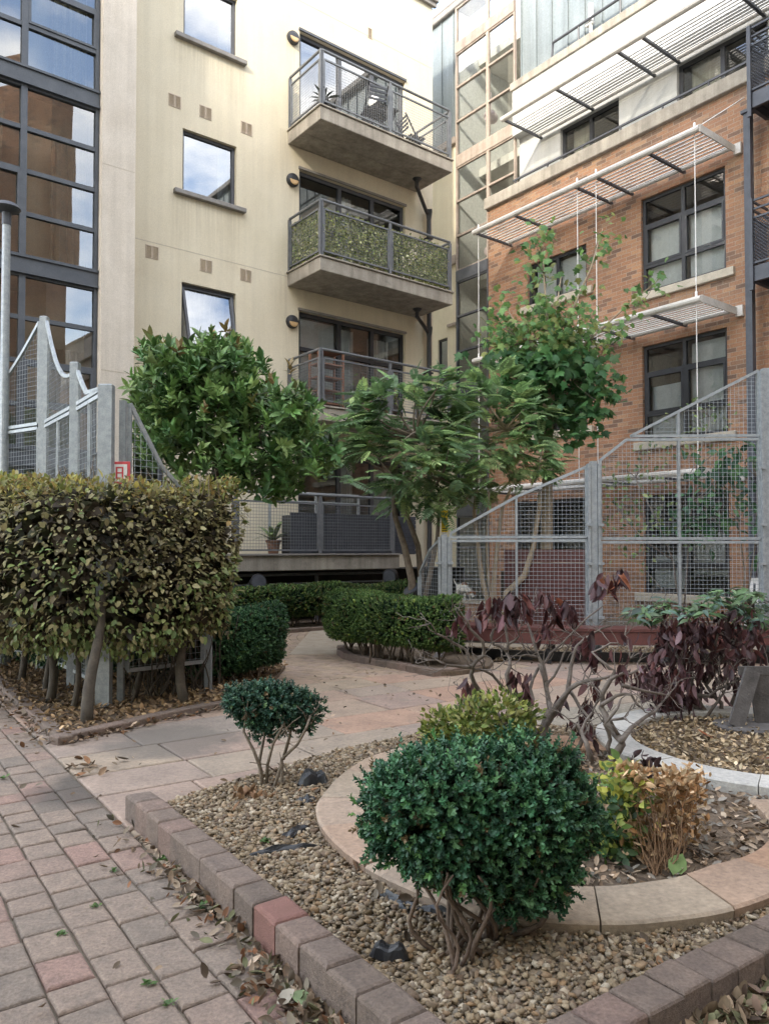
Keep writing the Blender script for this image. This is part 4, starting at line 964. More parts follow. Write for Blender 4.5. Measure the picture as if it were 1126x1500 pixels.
for a, b, c, d in ((-.032, -.018, -.06, .04), (.018, .032, -.06, .04), (-.018, .018, .028, .04), (-.018, .018, -.016, -.004), (-.018, .018, -.06, -.048)): m.box(a, b, -.0155, -.0137, c, d)
obj('lettering', m, M['red'], t)
t = thing('sign', 'small yellow warning sign with a dark pictogram on a thin white post', 'sign', D(651, 800, 10.6)*1, 0); t.location.z = 0; ROOTM[t.name] = Matrix.Translation(t.location)
m = MB(); m.box(-.022, .022, .0, .04, -.02, 1.86); obj('post', m, M['paper'], t)
m = MB(); m.cbox(-.045, .045, -.012, -.002, 1.56, 1.86, .004); obj('plate', m, M['yellow'], t)
m = MB(); m.add([(-.032, -.0135, 1.68), (.032, -.0135, 1.68), (0, -.0135, 1.78)], [(0, 1, 2)]); m.box(-.034, .034, -.0137, -.0125, 1.60, 1.612); m.box(-.036, .036, -.0137, -.0125, 1.575, 1.585); obj('pictogram', m, M['black'], t)
# curved maroon bench
bt = thing('curved_bench', 'long curved maroon timber bench on angled legs below the mesh fence', 'bench', (2.4, 9.0, 0))
bpts = [Vector(p) for p in ((.70, 9.50, 0), (1.02, 9.22, 0), (1.40, 9.02, 0), (1.9, 8.87, 0), (2.5, 8.78, 0), (3.2, 8.74, 0), (4.0, 8.74, 0), (5.0, 8.80, 0), (6.0, 8.95, 0))]
def offs(pts, o):
    r = []
    for i, p in enumerate(pts):
        d = (pts[min(i+1, len(pts)-1)]-pts[max(i-1, 0)]).normalized(); r.append(p+Vector((-d.y, d.x, 0))*o)
    return r
def strip(mb, a, b, z0, z1):
    n = len(a); vs = [(p.x, p.y, z) for z in (z0, z1) for l in (a, b) for p in l]
    fs = []
    for i in range(n-1): fs += [(i, i+1, n+i+1, n+i), (2*n+i, 3*n+i, 3*n+i+1, 2*n+i+1), (i, 2*n+i, 2*n+i+1, i+1), (n+i, n+i+1, 3*n+i+1, 3*n+i)]
    fs += [(0, n, 3*n, 2*n), (n-1, 3*n-1, 4*n-1, 2*n-1)]
    mb.add(vs, fs)
m = MB()
for k in range(5): strip(m, offs(bpts, .0+k*.085), offs(bpts, .078+k*.085), .385, .418)
obj('seat', m, M['maroon'], bt, True)
m = MB(); strip(m, offs(bpts, .012), offs(bpts, .05), .235, .38); obj('fascia', m, M['maroon'], bt, True)
m = MB(); strip(m, offs(bpts, .30), offs(bpts, .36), -.02, .11); obj('plinth', m, M['black'], bt, True)
for i in (0, 3, 5, 7):
    p = bpts[i]; q = offs(bpts, .36)[i]; m = MB()
    if i == 0: m.beam((p.x-.10, p.y-.35, 0), (p.x+.22, p.y+.05, .37), .10, .05)
    m.beam((p.x, p.y+.06, .30), (q.x, q.y, .30), .06, .1); m.beam((q.x, q.y-.03, 0), (q.x, q.y-.03, .36), .08); m.beam((p.x, p.y+.1, 0), (p.x, p.y+.1, .36), .05)
    obj('leg', m, M['timber'] if i == 0 else M['black'], bt, True)
# maroon boarded panel and low brick wall behind the fence
pa, pb = D(738, 800, 11.4), D(862, 800, 11.0)
mp_ = thing('boarded_planter', 'dark maroon boarded planter behind the mesh fence', 'planter', (pa.x, pa.y, 0))
for k in range(7):
    m = MB(); m.beam((pa.x, pa.y, .09+k*.19), (pb.x, pb.y, .09+k*.19), .035, .182); obj('board', m, M['maroon'], mp_, True)
m = MB(); m.beam((pa.x+.05, pa.y+.35, .5), (pb.x+.05, pb.y+.35, .5), .5, 1.0); obj('soil_box', m, M['soil'], mp_, True)
wa, wb_ = D(618, 800, 12.2), D(745, 800, 11.6)
lw = thing('low_brick_wall', 'low terracotta coloured wall with a pale coping behind the left end of the fence', 'wall', (wa.x, wa.y, 0))
m = MB(); m.beam((wa.x, wa.y, .24), (wb_.x, wb_.y, .24), .22, .52); obj('wall', m, surf('rough_brick', (.32,.20,.14), (.42,.28,.20), 9, .9, .4, 60), lw, True)
m = MB(); m.beam((wa.x, wa.y, .525), (wb_.x, wb_.y, .525), .28, .045); obj('coping', m, M['stone'], lw, True)
# little white and tan dog on the coping of that wall
dg = thing('dog', 'small white dog with a tan head and raised tail bending down behind the fence', 'dog', (0, 0, 0))
dc = wa.lerp(wb_, .52); dg.location = (dc.x-.02, dc.y, .548); ROOTM[dg.name] = Matrix.Translation(dg.location)
def skinned(name, chains, mat, parent, sub=2, loc=(0,0,0)):
    vs = []; es = []; rs = []; idx = {}
    for ch in chains:
        prev = None
        for x, y, z, r in ch:
            key = (round(x, 4), round(y, 4), round(z, 4))
            if key not in idx: idx[key] = len(vs); vs.append((x, y, z)); rs.append(r)
            if prev is not None and prev != idx[key]: es.append((prev, idx[key]))
            prev = idx[key]
    me = bpy.data.meshes.new(name); me.from_pydata(vs, es, []); o = bpy.data.objects.new(name, me); COL.objects.link(o)
    sk = o.modifiers.new('skin', 'SKIN'); o.modifiers.new('sub', 'SUBSURF').levels = sub; o.modifiers['sub'].render_levels = sub; sk.use_smooth_shade = True
    for v, r in zip(me.skin_vertices[0].data, rs): v.radius = (r, r)
    me.skin_vertices[0].data[0].use_root = True; me.materials.append(mat); o.parent = parent; return o
# built facing the viewer a little to the right: rump up, shoulders low, nose at the coping
body = [[(-.07, .10, .185, .052), (-.02, .04, .20, .060), (.03, -.03, .185, .062), (.06, -.09, .15, .042), (.085, -.13, .11, .036), (.10, -.17, .07, .022), (.105, -.195, .045, .016)],
        [(-.07, .10, .185, .052), (-.115, .15, .22, .012), (-.15, .17, .28, .008), (-.16, .17, .32, .005)],
        [(-.07, .10, .185, .052), (-.105, .08, .11, .030), (-.095, .10, .06, .014), (-.10, .07, .008, .013), (-.095, .045, .006, .012)],
        [(-.07, .10, .185, .052), (-.03, .12, .11, .030), (-.025, .14, .06, .014), (-.03, .11, .008, .013), (-.025, .085, .006, .012)],
        [(.03, -.03, .185, .062), (.0, -.05, .10, .022), (-.01, -.045, .05, .014), (-.005, -.055, .008, .013), (.0, -.08, .006, .012)],
        [(.03, -.03, .185, .062), (.065, -.03, .10, .022), (.07, -.025, .05, .014), (.07, -.035, .008, .013), (.075, -.06, .006, .012)]]
skinned('body', body, surf('white_fur', (.66,.63,.58), (.76,.74,.70), 20, .9, .3, 120), dg)
tanf = surf('tan_fur', (.30,.15,.08), (.38,.20,.11), 20, .9, .3, 120)
for sg in (-1, 1):
    m = MB(); c = Vector((.085+sg*.038, -.118, .125)); m.add([c, c+Vector((sg*.018, -.004, .012)), c+Vector((sg*.034, -.02, -.035)), c+Vector((sg*.012, -.03, -.05)), c+Vector((sg*.02, -.022, -.005))], [(0, 1, 4), (1, 2, 4), (2, 3, 4), (3, 0, 4)]); obj('ear', m, tanf, dg)
m = MB(); m.lathe((.088, -.138, .118), [(.0, -.03), (.026, -.022), (.040, 0), (.030, .02), (.0, .03)], 12, (-.2, .5, .8)); obj('head_patch', m, tanf, dg, smooth=True)
m = MB(); m.lathe((-.005, .02, .232), [(.0, -.02), (.03, -.012), (.05, .01), (.0, .028)], 10, (.1, -.6, .8)); obj('back_patch', m, tanf, dg, smooth=True)
m = MB(); m.lathe((.106, -.205, .043), [(.0, -.008), (.010, 0), (.0, .008)], 8, (0, -1, 0)); obj('nose', m, M['black'], dg)
for sg in (-1, 1):
    m = MB(); m.lathe((.092+sg*.02, -.158, .10), [(.0, -.005), (.006, 0), (.0, .005)], 8, (0, -1, .3)); obj('eye', m, M['black'], dg)
# street lamp at the left edge
lp = D(4, 800, 8.6); st_ = thing('street_lamp', 'galvanised lamp post with a flat hooded top at the left edge', 'lamp post', (lp.x, lp.y, 0))
m = MB(); m.lathe((0, 0, 0), [(.10, 0), (.10, .9), (.05, .95), (.045, zat(330, 8.6))], 14); obj('pole', m, M['galv'], st_)
m = MB(); z = zat(330, 8.6); m.lathe((0, 0, z), [(.05, 0), (.05, .14), (.13, .17), (.15, .19), (.11, .24), (.03, .27)], 18); obj('hood', m, M['dsteel'], st_)
# flood lights
def flood(px, py, Y, rz, label, tilt=.5, sc=1.0, zz=None):
    p = D(px, py, Y); t = thing('flood_light', label, 'flood light', (p.x, p.y, 0), rz)
    h = p.z
    m = MB(); m.box(-.02, .02, -.02, .02, -.02, h-.05); obj('stake', m, M['black'], t)
    ax = Vector((0, -math.cos(tilt), math.sin(tilt)))
    m = MB(); m.lathe((0, 0, h), [(.05*sc, -.16*sc), (.10*sc, -.12*sc), (.125*sc, 0), (.14*sc, .05*sc), (.135*sc, .07*sc)], 18, ax); obj('housing', m, M['black'], t)
    m = MB(); m.lathe(Vector((0, 0, h))+ax*.0715*sc, [(.118*sc, 0), (.118*sc, .006)], 18, ax); obj('lens', m, M['dsteel'], t)
    m = MB(); m.tube([(-.15*sc, 0, h), (-.15*sc, .0, h-.12*sc), (0, 0, h-.16*sc), (.15*sc, 0, h-.12*sc), (.15*sc, 0, h)], .012, 6); obj('bracket', m, M['black'], t)
flood(377, 853, 12.55, .5, 'black round flood light above the left end of the rear hedge', .1)
flood(572, 843, 14.35, -.4, 'black round flood light standing above the right end of the rear hedge', -.25)
flood(606, 868, 10.9, -.9, 'black flood light tilted up at the foot of the feathery tree', .9)
# wooden prop with a round foot under the right-hand shrub
bp = G(1092, 1066, .08); wt = thing('timber_prop', 'weathered grey timber prop on a round board in the ringed bed', 'prop', (bp.x, bp.y, .077))
m = MB(); m.lathe((0.02, 0, 0), [(.235, .0), (.235, .022), (.225, .026)], 26); obj('foot_board', m, M['shadetimber'], wt)
m = MB(); m.beam((-.10, -.06, .026), (.06, .02, .40), .105, .026, (0, 1, 0)); m.beam((.17, .06, .026), (.12, .06, .40), .15, .02, (0, 1, 0)); obj('brace', m, M['shadetimber'], wt)
m = MB(); m.box(-.02, .2, .045, .07, .36, .42); obj('cross_piece', m, M['shadetimber'], wt)
# scraps of black membrane on the gravel
def scrap(px, py, w, d, h, rz, label, lump=False):
    p = G(px, py, .055); n = 9; V = []; Fs = []
    ca, sa = math.cos(rz), math.sin(rz); r = np.random.default_rng(int(px*7+py))
    ph = r.uniform(0, 6, 6)
    for i in range(n):
        for j in range(n):
            u, v = i/(n-1)*2-1, j/(n-1)*2-1
            k = 1-.35*abs(math.sin(u*2+ph[0]))*abs(v); x = u*w/2*(1+.15*math.sin(3*v+ph[1])); y = v*d/2*k
            e = max(0, 1-max(abs(u), abs(v))**2)
            z = h*(e*(.55+.45*math.sin(4*u+ph[2])*math.cos(5*v+ph[3])) if not lump else e**.4*(.8+.2*math.sin(5*u+ph[4])))+r.uniform(-.004, .004)
            V.append((p.x+x*ca-y*sa, p.y+x*sa+y*ca, p.z+max(z, -.002)))
    for i in range(n-1):
        for j in range(n-1): Fs.append((i*n+j, (i+1)*n+j, (i+1)*n+j+1, i*n+j+1))
    m = MB(); m.add(V, Fs); o = obj('plastic_scrap', m, M['black'], None)
    tag(o, label, 'plastic scrap', 'scraps of black membrane on the gravel')
scrap(458, 1146, .15, .13, .08, .3, 'puffed black plastic bundle by the sunken kerb', True)
scrap(437, 1218, .17, .05, .035, .9, 'narrow black plastic twist lying left of the sandstone ring')
scrap(415, 1246, .30, .04, .03, .35, 'long thin black plastic strip lying across the gravel')
scrap(580, 1320, .17, .06, .03, -.9, 'frayed black membrane scrap at the edge of the ring')
scrap(640, 1335, .14, .05, .025, -.4, 'black plastic flap showing behind the front bush stems')
scrap(570, 1400, .11, .075, .045, -.15, 'square black plastic lump on the gravel in front', True)
scrap(448, 1172, .09, .10, .03, 1.2, 'small crumpled black plastic rag below the puffed bundle')
# ------------------------------------------------------------------ things standing on the balconies and the terrace
def at(x, y, z): return cw(x, y, z)
t = thing('folding_table', 'small slatted folding table on the top balcony', 'table', at(3.35, -.62, 9.515), CRZ)
m = MB()
for k in range(7): m.box(-.28, .28, -.28+k*.082, -.215+k*.082, .70, .718)
obj('table_top', m, M['blackframe'], t)
for sx in (-.24, .24):
    m = MB(); m.beam((sx, -.24, 0), (sx, .24, .70), .025); m.beam((sx*.92, .24, 0), (sx*.92, -.24, .70), .025); obj('leg', m, M['blackframe'], t)
t = thing('paper_lantern', 'round cream lantern standing on the top balcony table', 'lantern', at(3.22, -.60, 10.235), CRZ)
m = MB(); m.lathe((0, 0, 0), [(.05, 0), (.10, .06), (.125, .14), (.10, .23), (.05, .28)], 16); obj('shade', m, M['paper'], t, smooth=True)
m = MB(); m.lathe((0, 0, .28), [(.05, 0), (.05, .015)], 12); obj('rim', m, M['blackframe'], t)
for k, (x, y) in enumerate(((4.25, -.6), (2.95, -.9))):
    t = thing('folding_chair', ['slatted folding chair leaning back at the right of the top balcony', 'slatted folding chair tucked in front of the top balcony table'][k], 'chair', at(x, y, 9.515), CRZ+(1.4 if k == 0 else 2.9), 'folding chairs on the top balcony')
    m = MB()
    for q in range(5): m.box(-.19, .19, -.18+q*.075, -.125+q*.075, .43, .445)
    obj('seat', m, M['blackframe'], t)
    m = MB()
    for q in range(4): m.beam((-.19, .22+q*.02, .58+q*.07), (.19, .22+q*.02, .58+q*.07), .015, .045)
    obj('backrest', m, M['blackframe'], t)
    for sx in (-.2, .2):
        m = MB(); m.beam((sx, -.22, 0), (sx, .30, .85), .02, .03); obj('leg', m, M['blackframe'], t); m = MB(); m.beam((sx*.9, .22, 0), (sx*.9, -.18, .43), .02, .03); obj('leg', m, M['blackframe'], t)
t = thing('storage_rack', 'red brown wooden shelf rack on the lowest balcony', 'shelf', at(2.06, -.62, 3.955), CRZ)
for sx in (-.28, .28):
    for sy in (-.15, .15): m = MB(); m.box(sx-.02, sx+.02, sy-.02, sy+.02, 0, 1.15); obj('upright', m, M['woodred'], t)
for q in range(5):
    m = MB(); m.box(-.257, .257, -.17, .17, .12+q*.25, .145+q*.25); obj('shelf', m, M['woodred'], t)
# ivy screen tied to the middle balcony railing
ivt = thing('ivy_screen', 'artificial ivy screen of pale green leaves along the middle balcony railing', 'ivy screen', at(3.2, -1.1, 6.71), CRZ)
N = 8200
q = RNG.uniform(0, 3.2+1.05+1.05, N); pos = []; nn = []
for v in q:
    z = 6.80+RNG.uniform(.0, .84)-.0
    if v < 1.05: pos.append(at(1.635, -.05-v, z)); nn.append(CM.to_3x3() @ Vector((-1, 0, 0)))
    elif v < 4.25: pos.append(at(1.62+(v-1.05), -1.075, z)); nn.append(CM.to_3x3() @ Vector((0, -1, 0)))
    else: pos.append(at(4.79, -1.08+(v-4.25), z)); nn.append(CM.to_3x3() @ Vector((1, 0, 0)))
pos = np.array([tuple(p) for p in pos])+rnd(N, .012); nn = np.array([tuple(p) for p in nn])
scatter('ivy_leaves', OVAL, pos, rnd(N)*.7+np.array([0, 0, -.7])+nn*.2, nn+rnd(N, .5), RNG.uniform(.045, .075, N), palette(N, [(.33,.38,.15), (.45,.48,.24), (.20,.27,.09), (.60,.60,.38), (.38,.40,.13)], None, .25), M['leaf'], ivt)
m = MB()
for p, q2 in (((1.64, -.05), (1.64, -1.07)), ((1.64, -1.07), (4.80, -1.07)), ((4.80, -1.07), (4.80, -.05))):
    for z in (6.82, 7.2, 7.6): m.wire(at(p[0], p[1], z), at(q2[0], q2[1], z), .012)
obj('backing_wires', m, M['leafdark'] if 'leafdark' in M else M['dsteel'], ivt, True)
def potplant(x, y, z, label, h=.5, pot=.12, kind='palm', n=16, col=((.09,.15,.05), (.15,.21,.07)), rz=0, potmat='terra'):
    t = thing('potted_plant', label, 'plant pot', at(x, y, z), rz, 'pot plants on the balconies and terrace')
    m = MB(); m.lathe((0, 0, 0), [(pot*.65, 0), (pot*.95, pot*1.7), (pot*1.08, pot*1.7), (pot*1.08, pot*2.05), (pot*.9, pot*2.05), (pot*.88, pot*1.85)], 16); obj('pot', m, M[potmat], t)
    o = Vector(t.location)+Vector((0, 0, pot*1.9))
    if kind == 'palm':
        m = MB(); lv = []
        for k in range(n):
            a = k*2.4; e = .35+.9*RNG.random(); L = h*RNG.uniform(.6, 1.1); d = Vector((math.cos(a)*math.cos(e), math.sin(a)*math.cos(e), math.sin(e)))
            P = [o+d*(L*s)+Vector((0, 0, -.38*L*s*s)) for s in np.linspace(0, 1, 7)]; sd_ = d.cross(Vector((0, 0, 1))).normalized()
            for i in range(6):
                w1, w2 = [.03*h*2*math.sin(math.pi*min(1, (.12+.86*s))) for s in (i/6, (i+1)/6)]
                m.quad(P[i]-sd_*w1, P[i]+sd_*w1, P[i+1]+sd_*w2, P[i+1]-sd_*w2)
        me = obj('fronds', m, surf('palm_leaf', col[0], col[1], 8, .5, 0, 40), t, True)
    else:
        m2 = n*14; pos = np.array([tuple(o)])+rnd(m2, h*.26)*np.array([1, 1, .8])+np.array([0, 0, h*.35])
        scatter('foliage', OVAL, pos, rnd(m2)+np.array([0, 0, .3]), rnd(m2)+np.array([0, 0, .8]), RNG.uniform(.04, .09, m2), palette(m2, list(col), None, .2), M['leaf'], t)
potplant(.78, -.85, TZ+.005, 'arching palm in a brown pot on the terrace behind the mesh', .75, .13, n=18)
potplant(1.72, -1.02, 9.515, 'spiky dark succulent at the left corner of the top balcony', .42, .09, n=14, col=((.05,.07,.06), (.09,.11,.09)), potmat='blackframe')
potplant(2.75, -.95, 3.955, 'bushy green plant with a red flower pot on the lowest balcony', .55, .12, 'bush', 12, ((.12,.2,.05), (.2,.26,.07)))
potplant(3.3, -.95, 3.955, 'small yellow green plant beside the rack on the lowest balcony', .4, .10, 'bush', 8, ((.22,.27,.06), (.16,.22,.05)))
potplant(3.95, -.85, 6.715, 'small pot plant behind the ivy screen', .35, .10, 'bush', 6)
for k in range(3):
    x0 = .98+k*.97
    t = thing('planter_box', ['dark slatted planter box at the left of the terrace railing', 'dark slatted planter box in the middle of the terrace railing', 'dark slatted planter box at the right of the terrace railing'][k], 'planter', at(x0+.45, -1.0, TZ+.005), CRZ, 'planter boxes along the terrace')
    m = MB()
    for q in range(9): m.box(-.48, .48, -.15, -.12, .01+q*.083, .083+q*.083)
    obj('front_boards', m, M['dsteel'], t); m = MB(); m.box(-.48, .48, -.118, .15, 0, .70); obj('box', m, M['blackframe'], t)
# white slatted chair beyond the fence at the right
cc = D(1117, 880, 10.6); t = thing('garden_chair', 'white slatted garden chair beyond the fence at the right edge', 'chair', (cc.x, cc.y, 0), -.6)
m = MB()
for k in range(6): m.beam((-.19+k*.075, .20, .46), (-.19+k*.075, .30, .86), .04, .015)
m.beam((-.22, .31, .88), (.22, .31, .88), .02, .08); obj('backrest', m, M['paper'], t)
m = MB()
for k in range(6): m.box(-.22, .22, -.2+k*.07, -.145+k*.07, .43, .45)
obj('seat', m, M['paper'], t)
for sx in (-.2, .2):
    for sy in (-.18, .2): m = MB(); m.box(sx-.018, sx+.018, sy-.018, sy+.018, 0, .43); obj('leg', m, M['paper'], t)
# ================================================================== PLANTS
def lump(P, s=3.0, seed=0):
    r = np.random.default_rng(seed); out = np.zeros(len(P))
    for k in range(5):
        d = r.normal(0, 1, 3); d /= np.linalg.norm(d); out += np.sin(P @ d*s*(1+.6*k)+r.uniform(0, 6))/(1+.6*k)
    return out/2.2
def hedge_pts(path, hw, z0, z1, n, inner=.0, rough=.05, seed=0, power=4., ground=True):
    """points and outward normals on a rounded, lumpy hedge that follows a path"""
    pa = np.array(path, float)
    for _ in range(3): pa = np.vstack([pa[:1], np.column_stack([.75*pa[:-1]+.25*pa[1:], .25*pa[:-1]+.75*pa[1:]]).reshape(-1, 2), pa[-1:]])
    seg = np.linalg.norm(np.diff(pa, axis=0), axis=1); cum = np.concatenate([[0], np.cumsum(seg)]); Lt = cum[-1]
    zc, hh = (z0+z1)/2, (z1-z0)/2
    s = RNG.uniform(-hw*.9, Lt+hw*.9, n); sc_ = np.clip(s, 0, Lt)
    px = np.interp(sc_, cum, pa[:, 0]); py = np.interp(sc_, cum, pa[:, 1])
    tv = np.diff(pa, axis=0)/seg[:, None]; tv = np.vstack([tv[:1], (tv[1:]+tv[:-1])/2, tv[-1:]])
    t = np.column_stack([np.interp(sc_, cum, tv[:, 0]), np.interp(sc_, cum, tv[:, 1])]); t /= np.linalg.norm(t, axis=1, keepdims=True)
    over = (s-sc_)/hw; lat = np.sqrt(np.clip(1-over**2, 0, 1))
    nr = np.column_stack([-t[:, 1], t[:, 0]])
    th = RNG.uniform(0, 2*math.pi, n); c, sn = np.cos(th), np.sin(th)
    k = (np.abs(c)**power+np.abs(sn)**power)**(-1/power); u = c*k; v = sn*k
    sh = 1-inner*RNG.random(n)
    x = px+nr[:, 0]*u*hw*lat*sh+t[:, 0]*(s-sc_)*np.where(np.abs(over) > 0, .95, 1); y = py+nr[:, 1]*u*hw*lat*sh+t[:, 1]*(s-sc_)
    P = np.column_stack([x, y, zc+v*hh*sh])
    eu, ev = np.sign(u)*np.abs(u)**(power-1), np.sign(v)*np.abs(v)**(power-1)
    N = np.column_stack([nr[:, 0]*eu*lat+t[:, 0]*over*.9, nr[:, 1]*eu*lat+t[:, 1]*over*.9, ev]); N = nrmz(N)
    P += N*(lump(P, 4, seed)*rough)[:, None]
    return P, N
def ball_pts(c, r, n, inner=0, rough=.08, seed=0, power=2.4, zmin=None):
    d = nrmz(rnd(n)); k = (np.abs(d[:, 0])**power+np.abs(d[:, 1])**power+np.abs(d[:, 2])**power)**(-1/power)
    d2 = d*k[:, None]; P = d2*np.array(r)*(1-inner*RNG.random(n))[:, None]; P += d*(lump(P/np.array(r)*1.3, 3.2, seed)*rough)[:, None]
    N = nrmz(d2/np.array(r)); return P+np.array(c), N
def stems(mb, base, tops, r0, r1=None, wob=.04, n=7, seg=6):
    for tp in tops:
        b = Vector(base)+Vector((random.uniform(-.05, .05), random.uniform(-.05, .05), 0)); e = Vector(tp); pts = []
        o = Vector((random.uniform(-wob, wob), random.uniform(-wob, wob), 0)); o2 = Vector((random.uniform(-wob, wob), random.uniform(-wob, wob), 0))
        for i in range(seg+1):
            t = i/seg; pts.append(b.lerp(e, t)+o*math.sin(t*3.14)+o2*math.sin(t*6.28))
        mb.tube(pts, [r0+((r1 or r0*.5)-r0)*i/seg for i in range(seg+1)], n)
GREEN_BOX = [(.030,.095,.045), (.042,.125,.056), (.022,.072,.036), (.06,.155,.068), (.085,.19,.08), (.05,.12,.075)]
def sprigs(name, P, N, size, cols, parent, up=.45, jit=.35, mat='leaf', p=None, tm=None):
    n = len(P); d = N+np.array([0, 0, up])+rnd(n, jit); nn = rnd(n); c = palette(n, cols, p, .2)*(1+.28*lump(P, 7, n)[:, None])
    tip = RNG.random(n) < .07; c[tip] = c[tip]*np.array([1.9, 1.6, 1.2]); old = RNG.random(n) < .018; c[old] = (.17, .12, .06)
    return scatter(name, tm or SPRIG, P, d, nn, RNG.uniform(size[0], size[1], n), np.clip(c, .008, 1), M[mat], parent)
# --- the dark box bush in front
b0 = G(668, 1412, .05); t = thing('box_bush', 'rounded dark green box bush on bare stems standing on the gravel in front', 'bush', tuple(b0))
ctr = D(702, 1206, 2.58); R = (.328, .31, .213)
LB_ = [(704+(x-704)*.9, 1200+(y-1200)*.88+3, rx*.88, ry*.86, n) for x, y, rx, ry, n in [(640,1172,112,84,1700), (758,1170,118,86,2000), (700,1232,118,64,1400), (772,1268,78,70,1200), (608,1212,82,58,900), (822,1192,62,58,850), (690,1130,90,48,850), (560,1180,40,40,300), (800,1120,50,36,400)]]
Ps, Ns = [], []
def outside(P, skip, Yc, mult=.9):
    k = np.ones(len(P), bool)
    for j, (x, y, rx, ry, n) in enumerate(LB_):
        if j == skip: continue
        c = np.array(D(x, y, Yc)); s = Yc/F; k &= (((P-c)/np.array([rx*s, rx*s*.92, ry*s])/mult)**2).sum(1) > 1
    return k
for j, (x, y, rx, ry, n) in enumerate(LB_):
    c = D(x, y, 2.58); s = 2.58/F; P, N = ball_pts(c, (rx*s, rx*s*.92, ry*s), n, .2, .02, j, 2.2); k = outside(P, j, 2.58); Ps.append(P[k]); Ns.append(N[k])
P, N = np.vstack(Ps), np.vstack(Ns); kq = lump(P, 11, 5) > -.62; P, N = P[kq], N[kq]; stray = RNG.random(len(P)) < .11; P[stray] += N[stray]*RNG.uniform(.01, .055, (stray.sum(), 1))
sprigs('foliage', P, N, (.032, .060), GREEN_BOX, t, .35, .45, 'gloss')
Q_ = [ball_pts(D(x, y, 2.58), (rx*.8*2.58/F, rx*.75*2.58/F, ry*.8*2.58/F), n//3, .4, .02, j, 2.2) for j, (x, y, rx, ry, n) in enumerate(LB_)]; P, N = np.vstack([q[0] for q in Q_]), np.vstack([q[1] for q in Q_]); sprigs('inner_foliage', P, N, (.05, .07), [(.02,.055,.03), (.03,.07,.035), (.06,.055,.03)], t, .2, .6)  # larger dark leaves block light; the bush's inner shade is in their colour
for k in range(20):                                            # shoots that stick out of the clipped outline
    pass
st = MB()
for px, py in ((650, 1425), (668, 1415), (690, 1405), (705, 1385), (722, 1368), (735, 1360), (660, 1400)):
    b = G(px, py, .045)
    for q in range(3):
        a = random.uniform(0, 6.28); tp = Vector((ctr.x+math.cos(a)*.24+(b.x-ctr.x)*.4, ctr.y+math.sin(a)*.22, ctr.z-.08)); stems(st, b, [tp], random.uniform(.006, .011), .004, .045, 6, 8)
obj('stem', st, M['brownbark'], t, True, True)
# --- small topiary bush
b0 = G(395, 1168, .05); t = thing('box_bush', 'small box bush with a flat tufted crown on spindly forked stems', 'bush', tuple(b0))
Yb = 4.25; st = MB(); tips = []
for ch in ([(385, 1168), (383, 1130), (372, 1100), (357, 1072), (362, 1040)], [(390, 1168), (392, 1120), (400, 1090), (415, 1062)], [(398, 1166), (412, 1120), (413, 1112), (436, 1090), (448, 1068), (455, 1048)], [(385, 1165), (380, 1115), (386, 1085), (392, 1050)], [(412, 1165), (414, 1118)], [(415, 1112), (424, 1080), (430, 1050)]):
    y0 = Yb+random.uniform(-.08, .08); pts = [D(x, y, y0+.04*i*random.uniform(-1, 1)) for i, (x, y) in enumerate(ch)]
    st.tube(pts, [.011-.006*i/len(pts) for i in range(len(pts))], 6); tips.append(pts[-1])
for q in range(26):
    a = random.choice(tips); e = a+Vector((random.gauss(0, .06), random.gauss(0, .06), random.uniform(.0, .08))); st.tube([a+Vector((random.gauss(0,.03), 0, -.05)), a.lerp(e, .5)+Vector((0, 0, -.01)), e], [.004, .003, .002], 4)
obj('stem', st, M['bark'], t, True, True)
Ps, Ns = [], []
for px, py, rx, ry, n in ((368, 1028, 34, 22, 520), (408, 1036, 42, 22, 600), (446, 1040, 22, 22, 300), (380, 1052, 26, 18, 260), (350, 1026, 18, 16, 190), (418, 1024, 34, 14, 260), (412, 1060, 20, 14, 130), (448, 1064, 9, 11, 50), (396, 1012, 30, 9, 190), (388, 1076, 12, 14, 60), (362, 1050, 14, 12, 90)):
    c = D(px, py, Yb); sc = Yb/F; P, N = ball_pts(c, (rx*sc, rx*sc*.9, ry*sc), n, .6, .03, int(px)); Ps.append(P); Ns.append(N)
sprigs('foliage', np.vstack(Ps), np.vstack(Ns), (.035, .055), [(.03,.085,.055), (.045,.11,.07), (.02,.06,.04), (.07,.14,.08)], t, .5, .5, 'gloss')
# --- clipped hedges
def boxhedge(name, label, path, hw, z0, z1, n, size, cols, seed, power=4, nst=12, cat='hedge', rough=.05, base=0.02):
    t = thing(name, label, cat, (path[len(path)//2][0], path[len(path)//2][1], 0))
    P, N = hedge_pts(path, hw, z0, z1, n, .10, rough, seed, power); sprigs('foliage', P, N, size, cols, t, .4, .5)
    P, N = hedge_pts(path, hw*.82, z0+.08, z1-.07, n//3, .4, rough, seed, power); sprigs('inner_foliage', P, N, (size[1]*1.1, size[1]*1.6), [(.012,.035,.016), (.018,.05,.022)], t, .2, .6)  # darker leaves at the core; shade inside the hedge is put into colour
    pa = np.array(path); st = MB(); seg = np.linalg.norm(np.diff(pa, axis=0), axis=1); cum = np.concatenate([[0], np.cumsum(seg)])
    for k in range(nst):
        s = cum[-1]*(k+.5)/nst; b = (np.interp(s, cum, pa[:, 0])+random.uniform(-.12, .12)*hw/.4, np.interp(s, cum, pa[:, 1])+random.uniform(-.2, .2), base)
        stems(st, b, [(b[0]+random.uniform(-.18, .18), b[1]+random.uniform(-.15, .15), z0+.25) for _ in range(3)], .012, .006, .03, 5, 5)
    obj('stem', st, M['bark'], t, True, True); return t
HG = [(.075,.145,.04), (.095,.175,.05), (.055,.11,.034), (.13,.21,.06), (.165,.24,.075)]
